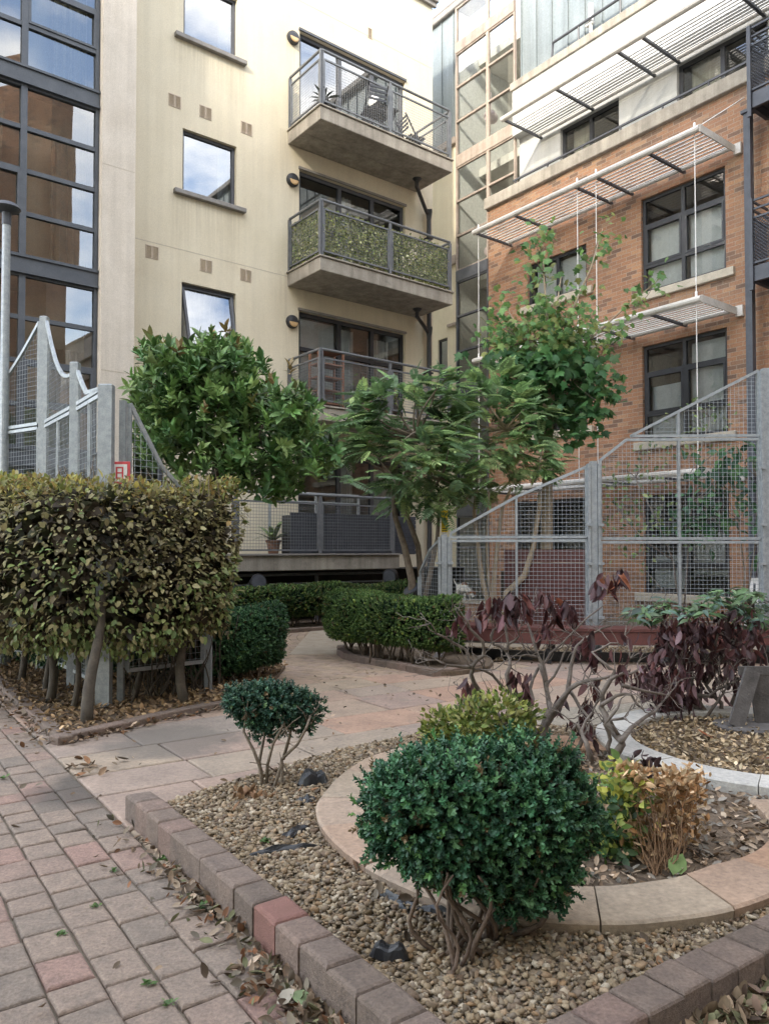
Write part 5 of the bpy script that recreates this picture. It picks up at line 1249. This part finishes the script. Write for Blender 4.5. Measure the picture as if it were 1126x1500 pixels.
boxhedge('box_hedge', 'clipped box hedge with a level top at the bend of the path', [(-.42, 9.55), (-.15, 9.15), (.28, 8.66), (.58, 8.60)], .29, .26, .76, 9500, (.035, .062), HG, 5, 4, 16)
boxhedge('box_hedge', 'long low clipped hedge at the back under the terrace', [(-3.0, 11.7), (-2.2, 12.33), (-1.2, 13.12), (-.2, 13.9), (.35, 14.3)], .32, .28, .68, 7500, (.055, .085), [(.075,.14,.04), (.10,.175,.05), (.055,.105,.03), (.15,.17,.06)], 6, 4, 18)
boxhedge('box_bush', 'dark rounded box bush at the right end of the beech hedge', [(-1.56, 7.60), (-1.36, 7.78)], .36, .14, .73, 5200, (.045, .075), [(.04,.105,.045), (.055,.13,.058), (.03,.08,.035), (.08,.165,.07)], 8, 2.8, 6, 'bush', .06)
# --- beech hedge on bare trunks
bh = thing('beech_hedge', 'tall beech hedge with bronze and olive leaves raised on bare trunks at the left', 'hedge', (-2.3, 6.2, 0))
path = [(-4.65, 8.3), (-3.5, 6.97), (-2.82, 6.34), (-2.40, 6.17), (-2.06, 6.38), (-1.74, 6.72)]
NB = 32000
P, N = hedge_pts(path, .51, .60, 1.92, NB, .22, .14, 11, 3.0)
P[:, 2] -= np.where(P[:, 2] < .85, RNG.uniform(-.08, .12, NB), 0)
BRN = np.array([(.17,.135,.075), (.21,.175,.095), (.26,.22,.125), (.12,.09,.055), (.22,.235,.10), (.19,.23,.095), (.155,.205,.085), (.33,.29,.17)])
TOP = np.array([(.27,.22,.075), (.22,.21,.075), (.33,.26,.085), (.17,.18,.06), (.25,.16,.06)])
mixg = lump(P, 2.3, 4)+RNG.normal(0, .35, NB)+np.where(P[:, 2] < 1.3, .35, .0); ci = np.where(mixg > .35, RNG.choice([4, 5, 6, 2], NB), RNG.choice([0, 1, 2, 3, 7], NB, p=[.27, .27, .2, .16, .1]))
cols = BRN[ci]; tp = RNG.random(NB) < np.clip((P[:, 2]-1.45)/.5, 0, 1)**1.6*.9; cols[tp] = TOP[RNG.choice(5, tp.sum())]; cols = cols*np.array([1.02, 1.1, .95])*(1.08+RNG.normal(0, .2, (NB, 1)))
d = N*.75+np.array([0, 0, -.28])+rnd(NB, .55); nn = N*.42+np.array([0, 0, .95])+rnd(NB, .33)
d[tp & (P[:, 2] > 1.75)] += np.array([0, 0, .9])
scatter('foliage', OVAL, P, d, nn, RNG.gamma(9, .0047, NB).clip(.02, .08), np.clip(cols, .01, 1), M['leaf'], bh)
P, N = hedge_pts(path, .42, .62, 1.80, 9000, .6, .06, 11, 4.0); scatter('inner_foliage', OVAL, P, rnd(len(P)), rnd(len(P)), RNG.uniform(.09, .13, len(P)), palette(len(P), [(.045,.035,.022), (.065,.05,.03), (.05,.055,.025)]), M['leaf'], bh)  # hedge interior: shade put into the leaf colour, far darker than outside
sh = MB()
for k in range(90):                                             # whippy shoots along the top
    s = RNG.integers(0, len(P)); b = Vector(P[s]); b.z = 1.78; e = b+Vector((random.gauss(0, .06), random.gauss(0, .06), random.uniform(.12, .26))); sh.tube([b, e], [.004, .002], 4)
obj('shoots', sh, M['bark'], bh, True)['kind'] = 'stuff'
for px, py, r in ((128, 1060, .047), (104, 1040, .026), (76, 1028, .040), (62, 1015, .03), (30, 1000, .035), (265, 1030, .043), (200, 1025, .03), (-30, 985, .04)):
    b = G(px, py, .03); m = MB(); stems(m, b, [(b.x+random.uniform(-.10, .05), b.y+random.uniform(.22, .34), 1.0)], r, r*.6, .03, 10, 8); obj('trunk', m, M['darkbark'], bh, True, True)
m = MB()
for k in range(90):
    t_ = random.random(); b = Vector((-2.1, 6.5, .03)).lerp(Vector((-1.5, 7.3, .03)), t_); b += Vector((random.uniform(-.15, .1), random.uniform(-.1, .35), 0)); stems(m, b, [(b.x+random.uniform(-.2, .2), b.y+random.uniform(-.1, .1), random.uniform(.4, .8))], .008, .004, .05, 5, 5)
obj('suckers', m, M['darkbark'], bh, True)
boxhedge('shrub', 'dark evergreen underplanting in the shade behind the beech hedge trunks', [(-4.2, 8.9), (-3.0, 7.8), (-2.3, 7.35), (-1.95, 7.75)], .30, .15, .85, 3000, (.05, .09), [(.02,.06,.025), (.03,.08,.035), (.04,.09,.04)], 15, 3, 10, 'shrub', .1)
# --- trees: crowns made of many clumps read off the outline, joined to the trunk by branches
def clumps(ells, Y, dy, per, jit=1.0):
    out = []
    for (px, py, rx, ry) in ells:
        n = max(2, int(per*rx*ry/1000.))
        for _ in range(n):
            a = random.uniform(0, 6.283); r = math.sqrt(random.random()); out.append(D(px+rx*r*math.cos(a), py+ry*r*math.sin(a), Y+random.uniform(-dy, dy)))
    if len(out) > 8:
        f = lump(np.array([tuple(c) for c in out]), 2.6, 21); out = [c for c, v in zip(out, f) if v > -.42]     # gaps where whatever is behind shows through
    return out
def limb(mb, p, q, r0, r1, wob=.1, seg=6, n=6):
    p = Vector(p); q = Vector(q); o = Vector((random.gauss(0, wob), random.gauss(0, wob), random.gauss(0, wob*.5)))
    mb.tube([p.lerp(q, i/seg)+o*math.sin(math.pi*i/seg) for i in range(seg+1)], [r0+(r1-r0)*i/seg for i in range(seg+1)], n)
def crown(t, cl, heads, matb, r=.02, every=2):
    m = MB()
    for i, c in enumerate(cl):
        if i % every: continue
        h = min(heads, key=lambda q: (Vector(q)-c).length); limb(m, h, c, r, r*.25, .12, 5, 5)
    obj('branches', m, matb, t, True, True)
# magnolia
mg = thing('magnolia_tree', 'glossy broad leaved evergreen magnolia between the beech hedge and the cream wall', 'tree', (-2.15, 9.2, 0))
m = MB(); hb = Vector((-2.15, 9.2, 0)); h1 = D(315, 700, 9.2); h2 = D(300, 640, 9.0); h3 = D(410, 690, 9.0); h4 = D(290, 590, 9.3); h5 = D(360, 610, 9.2)
m.tube([hb, hb.lerp(h1, .5)+Vector((.05, 0, 0)), h1], [.085, .07, .055], 10)
for q in (h2, h3, h4, h5): limb(m, h1, q, .05, .02, .08, 6, 7)
obj('trunk', m, M['darkbark'], mg, True, True)
ME = [(300,615,92,88), (255,565,48,52), (335,555,62,52), (395,640,74,66), (450,665,46,38), (240,630,42,66), (375,690,62,38), (305,690,60,40), (430,600,34,30), (225,525,22,24), (408,715,34,22), (268,520,26,18), (310,510,22,22), (345,520,24,22), (470,660,24,24), (205,575,18,30)]
cl = clumps(ME, 9.1, .75, 52); crown(mg, cl, [h2, h3, h4, h5, h1], M['darkbark'], .011, 16)
P = np.array([tuple(c) for c in cl]); n = len(P); d = rnd(n, .55)+np.array([0, -.35, .65])
MGC = [(.10,.20,.055), (.135,.245,.075), (.07,.155,.05), (.17,.28,.09), (.21,.31,.105), (.12,.21,.08)]
brow = [D(px, py, 8.5+random.uniform(-.2, .8)) for px, py in ((222,500),(240,505),(205,520),(262,512),(310,492),(330,482),(348,505),(285,530),(330,560),(270,560),(240,610),(400,560),(425,540),(432,575),(445,600),(370,590),(300,600),(350,520),(225,560),(215,600))]
P2 = np.array([tuple(c) for c in brow]); m2 = len(P2); scatter('foliage', MAGN, np.vstack([P, P2]), np.vstack([d+np.array([0, 0, .25]), rnd(m2, .3)+np.array([0, 0, 1])]), rnd(n+m2), RNG.uniform(.11, .19, n+m2), np.vstack([palette(n, MGC, None, .25), palette(m2, [(.22,.16,.07), (.20,.20,.07), (.17,.20,.08)])]), M['gloss'], mg)
# feathery tree with leaning trunks
def feathery(label, base, trunks, ells, heads, Y, seed, per, matb, cols):
    t = thing('feathery_tree', label, 'tree', tuple(base))
    for ch, r0 in trunks:
        m = MB(); pts = [Vector(base)+Vector((random.uniform(-.06, .06), 0, -.02))]+[D(x, y, Y+random.uniform(-.08, .08)) for x, y in ch]
        m.tube(pts, [r0*(1-.55*i/(len(pts)-1)) for i in range(len(pts))], 8); obj('trunk', m, matb, t, True, True)
    cl = clumps(ells, Y, .75, per); crown(t, cl, heads, matb, .022, 4)
    P = np.array([tuple(c) for c in cl]); n = len(P); ctr = P.mean(0); out = nrmz((P-ctr)*np.array([1, 1, .3]))
    P = np.repeat(P, 6, axis=0); out = np.repeat(out, 6, axis=0); n = len(P); P = P+rnd(n, .07)
    d = out*.55+rnd(n, .65)*np.array([1, 1, .35])+np.array([0, -.15, .12]); nn = rnd(n, .3)+np.array([0, -.12, 1])
    scatter('foliage', FROND, P, d, nn, RNG.uniform(.17, .38, n), palette(n, cols, None, .28), M['leaf'], t)
    return t
Y = 10.9; FC = [(.19,.31,.125), (.245,.37,.155), (.14,.235,.105), (.32,.43,.17), (.17,.27,.15), (.10,.18,.08)]
b0 = D(606, 800, Y); b0.z = 0
feathery('bright green feathery leaved tree on leaning brown trunks in front of the balconies', b0, [([(603, 850), (592, 800), (578, 755), (575, 720)], .062), ([(617, 850), (612, 800), (596, 755), (600, 700)], .055), ([(628, 850), (640, 790), (645, 720)], .045)],
         [(545,600,42,34), (590,578,48,24), (640,575,42,28), (570,635,56,34), (630,640,56,38), (600,690,48,34), (640,700,40,34), (605,735,44,22), (535,650,34,26), (575,560,34,14), (655,600,30,34), (525,620,24,24), (500,690,14,18)], [D(575, 700, Y), D(600, 690, Y), D(645, 700, Y), D(610, 640, Y)], Y, 1, 9.0, M['bark'], FC)
Y = 11.3; b1 = D(735, 800, Y); b1.z = 0
feathery('multi stemmed feathery leaved tree with one pale bent trunk behind the mesh fence', b1, [([(742, 868), (768, 843), (781, 800), (789, 745), (790, 722)], .058), ([(722, 860), (728, 800), (735, 745), (748, 715)], .042), ([(706, 850), (700, 800), (694, 750), (700, 700)], .045), ([(715, 850), (712, 790), (716, 720)], .03)],
         [(690,580,42,28), (735,585,44,30), (775,612,36,34), (690,640,44,38), (740,640,48,40), (785,655,34,32), (690,700,40,28), (800,690,22,20), (735,680,36,22), (715,560,36,16), (675,740,26,24), (705,730,24,16), (660,660,22,30)], [D(720, 665, Y), D(760, 680, Y), D(700, 690, Y), D(790, 690, Y), D(740, 630, Y)], Y, 2, 8.0, M['palebark'], FC[:4])
# maple
Y = 12.1; b2 = D(800, 800, Y); b2.z = 0
mt = thing('maple_tree', 'maple tree with a dense dark lower crown and thin leafy leaders against the brick wall', 'tree', tuple(b2))
m = MB(); m.tube([b2, D(800, 800, Y), D(801, 720, Y), D(803, 640, Y), D(808, 560, Y)], [.11, .095, .085, .07, .05], 10)
H = [D(808, 560, Y), D(803, 620, Y)]
for ch in ([(806, 560), (802, 480), (796, 400), (794, 330)], [(808, 540), (840, 450), (866, 390), (882, 335)], [(806, 560), (770, 500), (735, 440)], [(808, 560), (860, 500), (910, 455), (970, 405)], [(806, 540), (815, 450), (822, 400)], [(803, 600), (850, 560), (890, 540)], [(803, 600), (760, 560), (720, 530)]):
    pts = [D(x, y, Y+random.uniform(-.2, .2)) for x, y in ch]; m.tube(pts, [.03-.024*i/(len(pts)-1) for i in range(len(pts))], 6); H += pts[:-1]
obj('trunk', m, M['palebark'], mt, True, True)
MEs = [(815,555,70,52,1.3), (850,580,52,46,1.3), (862,535,40,34,1.2), (775,560,50,50,1.1), (830,615,46,30,1.4), (800,510,52,40,1.0), (845,490,42,34,.9), (755,500,36,36,.7), (725,480,22,40,.6), (815,460,36,32,.8), (800,420,26,30,.7), (790,380,22,22,.6), (796,345,16,16,.6), (850,430,22,24,.55), (866,390,18,22,.6), (880,345,12,22,.7), (930,440,24,12,.5), (965,408,18,9,.6), (895,475,22,12,.5), (770,620,24,22,1.0), (735,440,18,14,.5), (705,540,20,20,.6)]
cl = []
for (a, b, c, d_, k) in MEs: cl += clumps([(a, b, c, d_)], Y, .55 if c > 20 else .2, (14 if b > 520 else 46)*k)
crown(mt, cl, H, M['bark'], .010, 6)
P = np.array([tuple(c) for c in cl]); n = len(P); P = np.repeat(P, 5, axis=0)+rnd(5*n, .11); n = len(P)
d = rnd(n, .6)+np.array([0, -.35, -.75]); nn = rnd(n, .4)+np.array([0, -.55, .75])
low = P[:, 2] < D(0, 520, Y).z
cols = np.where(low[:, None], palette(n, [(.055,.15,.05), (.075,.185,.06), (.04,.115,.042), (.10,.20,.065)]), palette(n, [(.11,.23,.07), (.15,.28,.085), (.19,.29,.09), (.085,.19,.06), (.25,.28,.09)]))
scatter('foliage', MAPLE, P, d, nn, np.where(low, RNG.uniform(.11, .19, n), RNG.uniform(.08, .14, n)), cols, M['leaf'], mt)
# climbing shrubs on the brick side of the fence
def shrub(name, label, base, stemsx, ells, Y, dy, per, tm, size, cols, matb, droop=.3, rep=3, jit=.09, cat='shrub', lm='leaf', rs=.014):
    t = thing(name, label, cat, tuple(base)); m = MB(); H = []
    for ch in stemsx:
        pts = [D(x, y, Y+random.uniform(-.1, .1)) for x, y in ch]; m.tube(pts, [rs*(1-.6*i/(len(pts)-1)) for i in range(len(pts))], 6); H += pts
    cl = clumps(ells, Y, dy, per)
    for i, c in enumerate(cl):
        if i % 4 == 0: limb(m, min(H, key=lambda q: (q-c).length), c, rs*.5, rs*.2, .05, 4, 4)
    obj('stems', m, matb, t, True, True)
    P = np.array([tuple(c) for c in cl]); P = np.repeat(P, rep, axis=0)+rnd(len(P)*rep, jit); n = len(P)
    scatter('foliage', tm, P, rnd(n, .6)+np.array([0, -.2, -droop]), rnd(n, .5)+np.array([0, -.5, .7]), RNG.uniform(size[0], size[1], n), palette(n, cols, None, .2), M[lm], t); return t
b3 = D(990, 800, 10.6); b3.z = 0
shrub('shrub', 'open yellow green climbing shrub behind the right half of the mesh fence', b3, [[(1000, 905), (990, 860), (985, 820), (960, 760), (930, 700)], [(1000, 905), (1005, 840), (1010, 760), (1020, 680), (1040, 610)], [(985, 820), (940, 790), (900, 740)], [(965, 905), (975, 870), (940, 830)]],
      [(905,700,26,26), (940,690,30,24), (975,660,34,28), (905,760,30,30), (950,750,34,36), (985,720,30,34), (1045,600,26,20), (1030,640,26,22), (935,805,40,16), (990,790,28,24), (960,830,22,14), (890,720,14,30), (1010,610,20,12)], 10.7, .3, 14, OVAL, (.06, .10), [(.10,.16,.05), (.14,.20,.06), (.20,.24,.09), (.07,.12,.04)], M['greybark'])
b4 = D(1085, 800, 10.4); b4.z = 0
shrub('shrub', 'dense dark green climber with large leaves at the right end of the mesh fence', b4, [[(1085, 905), (1090, 840), (1080, 760), (1050, 700)], [(1090, 900), (1105, 800), (1110, 700)]],
      [(1040,690,34,30), (1080,690,36,32), (1110,680,22,34), (1040,740,40,34), (1085,750,38,34), (1115,750,18,40), (1030,780,28,20), (1100,660,22,16), (1095,815,22,22), (1060,660,20,16), (1005,760,20,30)], 10.5, .3, 13, OVAL, (.11, .19), [(.035,.10,.045), (.05,.135,.055), (.028,.08,.04), (.075,.16,.06)], M['bark'], .5)
# yellow-green low shrub behind the front bush
b5 = G(700, 1075, .05); t = thing('shrub', 'low variegated yellow green shrub behind the dark front bush', 'shrub', tuple(b5)); Ps = []; Ns = []
for px, py, rx, ry, n in ((650, 1065, 32, 28, 420), (690, 1055, 34, 34, 420), (735, 1045, 36, 38, 420), (765, 1060, 26, 34, 300), (640, 1085, 24, 22, 240), (710, 1080, 40, 26, 320)):
    Yc = 4.75+RNG.uniform(-.1, .1); c = D(px, py, Yc); P, N = ball_pts(c, (rx*Yc/F, rx*Yc/F, ry*Yc/F), n, .6, .03, px); Ps.append(P); Ns.append(N)
P, N = np.vstack(Ps), np.vstack(Ns); n = len(P); scatter('foliage', OVAL, P, N+rnd(n, .5)+np.array([0, 0, .5]), rnd(n, .6)+N+np.array([0, 0, .6]), RNG.uniform(.028, .048, n), palette(n, [(.22,.26,.06), (.32,.33,.09), (.15,.21,.05), (.10,.15,.04), (.42,.42,.18)], None, .2), M['leaf'], t)
m = MB(); stems(m, b5, [tuple(p) for p in P[::60]], .008, .003, .04, 5, 5); obj('stems', m, M['bark'], t, True)
# half-dead brown shrub with variegated leaves
b6 = G(965, 1275, .06); t = thing('shrub', 'half dead shrub with tan dry leaves and a yellow green side on the ring bed', 'shrub', tuple(b6)); m = MB()
def fan(ells, n, Yc, dz=.14): 
    o = []
    for _ in range(n):
        px, py, rx, ry = random.choice(ells); a = random.uniform(0, 6.28); r = math.sqrt(random.random()); o.append(D(px+rx*r*math.cos(a), py+ry*r*math.sin(a), Yc+random.uniform(-dz, dz)))
    return o
dry = fan([(960,1185,50,50), (1000,1190,32,44), (940,1215,40,40), (985,1150,30,22), (1010,1150,20,20), (925,1140,18,14), (955,1240,40,25)], 520, 3.25); live = fan([(895,1195,34,50), (915,1225,38,40), (905,1150,22,26), (880,1235,26,34), (930,1170,22,24)], 420, 3.25)
stems(m, b6, [tuple(p) for p in dry[::6]], .0025, .001, .03, 4, 5); obj('stems', m, surf('straw_twig', (.13,.075,.04), (.22,.13,.07), 14, .9, .3, 60), t, True)
P = np.array([tuple(p) for p in dry]); n = len(P); P = np.repeat(P, 3, axis=0)+rnd(3*n, .018); n *= 3; scatter('dry_foliage', CURLED, P, rnd(n)+np.array([0, 0, .5]), rnd(n), RNG.uniform(.022, .042, n), palette(n, [(.42,.26,.13), (.52,.36,.21), (.34,.19,.09), (.58,.44,.28)], None, .2), M['dryleaf'], t)
P = np.array([tuple(p) for p in live]); n = len(P); P = np.repeat(P, 2, axis=0)+rnd(2*n, .02); n *= 2; cols = palette(n, [(.07,.14,.04), (.12,.2,.05), (.26,.30,.07), (.06,.11,.05)], None, .2)
hi = P[:, 2] > D(0, 1165, 3.25).z; cols[hi] = palette(hi.sum(), [(.48,.48,.10), (.36,.40,.10), (.15,.25,.08)]); scatter('foliage', OVAL, P, rnd(n, .6)+np.array([0, -.2, .5]), rnd(n, .6)+np.array([0, -.4, .7]), RNG.uniform(.03, .055, n), cols, M['leaf'], t)
# --- dead rhododendron: bare twisted branches with hanging maroon leaves
MAR = [(.05,.02,.022), (.075,.028,.03), (.035,.017,.02), (.10,.034,.03), (.10,.052,.056)]
def droop(P, k=6, size=(.08, .15), cols=MAR, name='hanging_leaves', t=None, spread=.035, dn=1.0):
    P = np.array([tuple(p) for p in P]); P = np.repeat(P, k, axis=0)+rnd(len(P)*k, spread); n = len(P)
    d = rnd(n, .27)*np.array([1, 1, .5])+np.array([0, 0, -dn]); return scatter(name, LANCE, P, d, rnd(n)*np.array([1, 1, .3]), RNG.uniform(size[0], size[1], n), palette(n, cols, None, .22), M['gloss'], t)
def twisted(t, polys, Y0, twigs=3, r0=.021):
    m = MB(); ends = []
    def sm(p):
        out = [p[0]]
        for a, b in zip(p[:-1], p[1:]): out += [a.lerp(b, .5)+Vector((random.gauss(0, .007), random.gauss(0, .01), random.gauss(0, .006))), b]
        return out
    def twig(p, d, r, dep):
        pts = [p]; 
        for i in range(4):
            d = (d+Vector((random.gauss(0, .42), random.gauss(0, .42), random.gauss(.10, .34)))).normalized(); pts.append(pts[-1]+d*random.uniform(.03, .065))
        m.tube(pts, [r*(1-.13*i) for i in range(5)], 5)
        if dep > 0:
            for _ in range(random.choice((1, 2, 2))): twig(pts[random.choice((2, 3, 4))], (d+Vector((random.gauss(0, .7), random.gauss(0, .7), random.gauss(.1, .4)))).normalized(), r*.62, dep-1)
        else: ends.append(pts[-1])
    for ch, dy0, dy1, ra, rb in polys:
        n = len(ch); pts = sm([D(x, y, Y0+dy0+(dy1-dy0)*i/(n-1)+random.gauss(0, .025)) for i, (x, y) in enumerate(ch)])
        m.tube(pts, [1.25*(ra+(rb-ra)*i/(len(pts)-1))*random.uniform(.9, 1.12) for i in range(len(pts))], 7)
        for i in range(twigs):
            j = random.randrange(len(pts)//2, len(pts)); dd = (pts[j]-pts[j-1]).normalized(); twig(pts[j], (dd+Vector((random.gauss(0, .7), random.gauss(0, .7), random.gauss(.2, .4)))).normalized(), max(rb*.8, .0035), 1)
        twig(pts[-1], (pts[-1]-pts[-2]).normalized(), rb*.8, 1)
    obj('branches', m, M['greybark'], t, True, True); return ends
C7 = lambda L: [(640+x/4.33, 850+y/4.33) for x, y in L]
C8 = lambda L: [(880+x/4.545, 850+y/4.545) for x, y in L]
b7 = G(800, 1088, .05); Yr = 4.95
rh = thing('dead_shrub', 'leafless rhododendron of twisted grey branches with limp maroon leaves behind the front bush', 'shrub', tuple(b7))
po = [(C7([(640,1060),(615,960),(580,800),(520,770),(460,720),(440,600),(460,500),(450,400),(430,250)]), 0, .15, .019, .006),
 (C7([(650,1040),(690,920),(740,820),(840,690),(920,650),(1000,630),(1126,600)]), 0, -.25, .019, .006),
 (C7([(650,980),(690,860),(705,760),(690,620),(640,480),(600,350),(565,250)]), 0, .25, .017, .005),
 (C7([(440,1010),(400,880),(330,800),(260,690),(215,600),(225,540),(180,440),(90,390),(0,340)]), .1, -.2, .016, .005),
 (C7([(220,545),(290,480),(290,390),(210,310),(180,240),(145,290)]), -.1, -.15, .011, .004), (C7([(225,550),(130,545),(60,535)]), -.1, -.2, .010, .005),
 (C7([(460,990),(440,900),(360,810),(270,740),(160,740)]), .15, .3, .014, .005), (C7([(690,890),(800,760),(835,650),(845,560),(880,420),(1000,330),(1095,290)]), 0, .2, .014, .005),
 (C7([(600,800),(590,690),(640,560),(720,460),(860,330),(1040,170)]), .05, .3, .011, .004), (C7([(650,530),(690,700),(740,610),(800,470),(850,390)]), .1, .3, .010, .004), (C7([(440,450),(360,410),(340,350),(380,300)]), .1, .1, .009, .004), (C7([(460,400),(520,350),(530,290)]), .1, 0, .007, .003), (C7([(640,490),(590,480),(530,480)]), .2, .1, .009, .005),
 (C7([(440,710),(350,600),(270,565)]), .05, -.05, .010, .006), (C7([(840,700),(900,800),(960,870)]), -.1, -.2, .010, .006)]
ends = twisted(rh, po, Yr)
cl_px = [(668,915),(700,905),(742,885),(752,900),(775,888),(762,885),(722,890),(800,885),(812,905),(826,895),(838,905),(730,905),(795,925),(880,868),(893,858),(905,845),(685,1010),(692,1025),(700,1040),(755,1000),(765,1010),(760,1030),(762,1062),(770,1075),(705,1070),(720,1065),(848,955),(858,945),(866,965),(868,1008),(875,1020),(863,1035),(905,995),(820,1035),(850,1065)]
pts = [D(x, y-10, Yr+random.uniform(-.25, .3)) for x, y in cl_px]
droop(pts, 9, (.08, .14), MAR, 'hanging_leaves', rh, .026); droop([D(x, y, Yr) for x, y in ((812, 880), (890, 845), (905, 845), (800, 1092))], 2, (.09, .13), [(.22,.07,.04), (.26,.10,.055)], 'russet_leaves', rh, .03, .5)
b8 = G(890, 1128, .06); Yr2 = 4.45
rh2 = thing('dead_shrub', 'smaller leafless twisted shrub rising from beside the pale stone ring', 'shrub', tuple(b8))
po = [(C8([(40,1290),(75,1170),(140,1090),(90,1020),(30,940),(0,850),(5,760),(60,660),(140,620),(240,600)]), 0, .15, .022, .006), (C8([(130,1075),(200,980),(300,905),(400,820)]), 0, .35, .014, .006), (C8([(0,830),(100,770),(200,760),(280,860)]), .05, .2, .010, .005), (C8([(60,1150),(60,1060),(20,960),(110,850),(130,790)]), 0, -.1, .011, .004), (C8([(30,720),(90,600),(30,560),(-60,480),(60,420),(150,440),(170,300)]), .1, .3, .009, .003), (C8([(120,1040),(60,930),(150,920),(170,930)]), 0, -.1, .009, .005), (C8([(140,700),(300,740),(420,760)]), .1, .4, .010, .005), (C8([(-60,1200),(-100,1080),(-130,1000),(-60,880)]), .0, .1, .013, .006), (C8([(-140,1220),(-170,1130),(-120,1040),(-170,960),(-190,1000)]), .1, .1, .015, .006)]
twisted(rh2, po, Yr2, 2); droop([D(x, y, Yr2+.1) for x, y in ((905, 965), (912, 975), (848, 1060), (855, 1075), (918, 930))], 5, (.06, .10), MAR, 'hanging_leaves', rh2)
dc_ = [D(x, y, 3.75) for x, y in ((930, 1118), (945, 1112), (955, 1120), (940, 1128), (925, 1125))]; droop(dc_, 9, (.05, .08), [(.035,.02,.022), (.05,.03,.03)], 'withered_clump', rh2, .03, .2)
# --- right-hand rhododendron, half green, half maroon, on the ringed bed
b9 = G(1050, 1052, .077); Yq = 5.8
rr_ = thing('rhododendron', 'rhododendron with drooping maroon leaves and a green leafy top in the ringed bed', 'shrub', tuple(b9))
po = [(C8([(800,1010),(720,900),(640,780),(560,650),(545,560)]), 0, -.1, .018, .006), (C8([(820,1000),(830,900),(800,820),(700,700),(720,620),(790,540)]), 0, .1, .017, .006), (C8([(690,1010),(690,930),(780,800),(840,700)]), 0, -.2, .013, .005), (C8([(680,870),(600,830),(540,780),(440,740)]), 0, .1, .013, .006), (C8([(600,770),(720,770),(850,690),(960,620)]), 0, -.2, .012, .005), (C8([(545,560),(480,430),(410,280),(330,240)]), -.1, .2, .010, .004), (C8([(720,620),(760,430),(780,280),(850,200)]), .1, .1, .011, .004), (C8([(840,900),(960,640),(1000,430),(980,300),(960,220)]), .1, .0, .012, .005), (C8([(860,980),(1000,1020),(1100,1030)]), 0, -.3, .009, .005), (C8([(1000,430),(1080,330),(1120,300)]), 0, .1, .008, .004)]
twisted(rr_, po, Yq, 9)
ml = fan([(965,990,34,30), (1010,955,60,34), (1070,965,46,36), (1100,940,26,44), (985,935,30,30), (950,985,26,24), (975,1020,26,26), (1020,985,34,24), (1060,915,50,24), (1000,915,40,20)], 118, Yq, .22)
droop(ml, 8, (.06, .125), [(.05,.021,.023), (.075,.03,.031), (.038,.018,.02), (.10,.038,.036), (.11,.06,.064), (.15,.095,.105)], 'maroon_leaves', rr_, .055, .7)
gl = fan([(1010,890,50,14), (1075,885,48,20), (1100,905,26,26), (960,895,36,10), (1095,880,22,16), (940,900,14,8)], 60, Yq, .3)
P = np.array([tuple(p) for p in gl]); n = len(P); P = np.repeat(P, 6, axis=0); n *= 6; an = RNG.uniform(0, 6.28, n)
scatter('green_leaves', LANCE, P+rnd(n, .02), np.column_stack([np.cos(an), np.sin(an), RNG.uniform(-.35, .35, n)]), rnd(n, .25)+np.array([0, -.25, 1]), RNG.uniform(.07, .125, n), palette(n, [(.075,.14,.055), (.10,.17,.07), (.06,.11,.06), (.13,.19,.10), (.085,.145,.11)], None, .2), M['gloss'], rr_)
# single big leaves and weeds
for px, py, z, s, c, lab in ((1040, 1078, .09, .15, (.26,.09,.04), 'single rust red fallen leaf on the bark chips of the ringed bed'), (1115, 1112, .09, .13, (.24,.075,.04), 'rust red fallen leaf at the right edge of the ringed bed'), (985, 1282, .075, .10, (.13,.19,.07), 'broad pale green leaf lying inside the sandstone ring'), (1070, 1468, .01, .055, (.18,.25,.11), 'small bright green leaf among the litter at the lower right'), (460, 1465, .02, .07, (.20,.26,.14), 'rounded pale green leaf lying on the litter by the front kerb'), (405, 1470, .02, .06, (.30,.27,.22), 'curled whitish dead leaf on the litter by the front kerb')):
    p = G(px, py, z); o = scatter('fallen_leaf', leaf_oval(.36, .05, -.2), [tuple(p)], [(random.uniform(-1, 1), random.uniform(-.6, .6), .1)], [(.1, -.4, 1)], s, np.array([c]), M['dryleaf']); tag(o, lab, 'leaf')
for px, py, s in ((545, 1263, .05), (298, 1330, .05), (240, 1258, .045), (167, 1275, .03), (141, 1328, .03), (88, 1368, .03), (217, 1440, .035), (245, 1472, .03), (390, 1232, .04), (6, 1140, .04)):
    p = G(px, py, .003 if px != 390 else .06); n = 14; a = RNG.uniform(0, 6.28, n); o = scatter('weed', OVAL, np.array([tuple(p)]*n)+rnd(n, .008)*np.array([1, 1, 0]), np.column_stack([np.cos(a), np.sin(a), RNG.uniform(.2, .9, n)]), rnd(n, .3)+np.array([0, 0, 1]), RNG.uniform(s*.35, s*.75, n), palette(n, [(.07,.13,.04), (.10,.17,.05)]), M['leaf'])
    tag(o, 'tiny green weed growing in the joints of the paving', 'weed', 'weeds in the paving joints')
p = G(385, 1165, .05); n = 60; o = scatter('dry_tuft', CURLED, np.array([tuple(p)]*n)+rnd(n, .05)*np.array([1, .7, 0])-np.array([.06, .02, 0]), rnd(n, .6)+np.array([0, 0, .6]), rnd(n), RNG.uniform(.03, .06, n), palette(n, [(.26,.16,.09), (.20,.12,.07)]), M['dryleaf']); tag(o, 'dry brown tuft at the foot of the small topiary bush', 'dead plant')
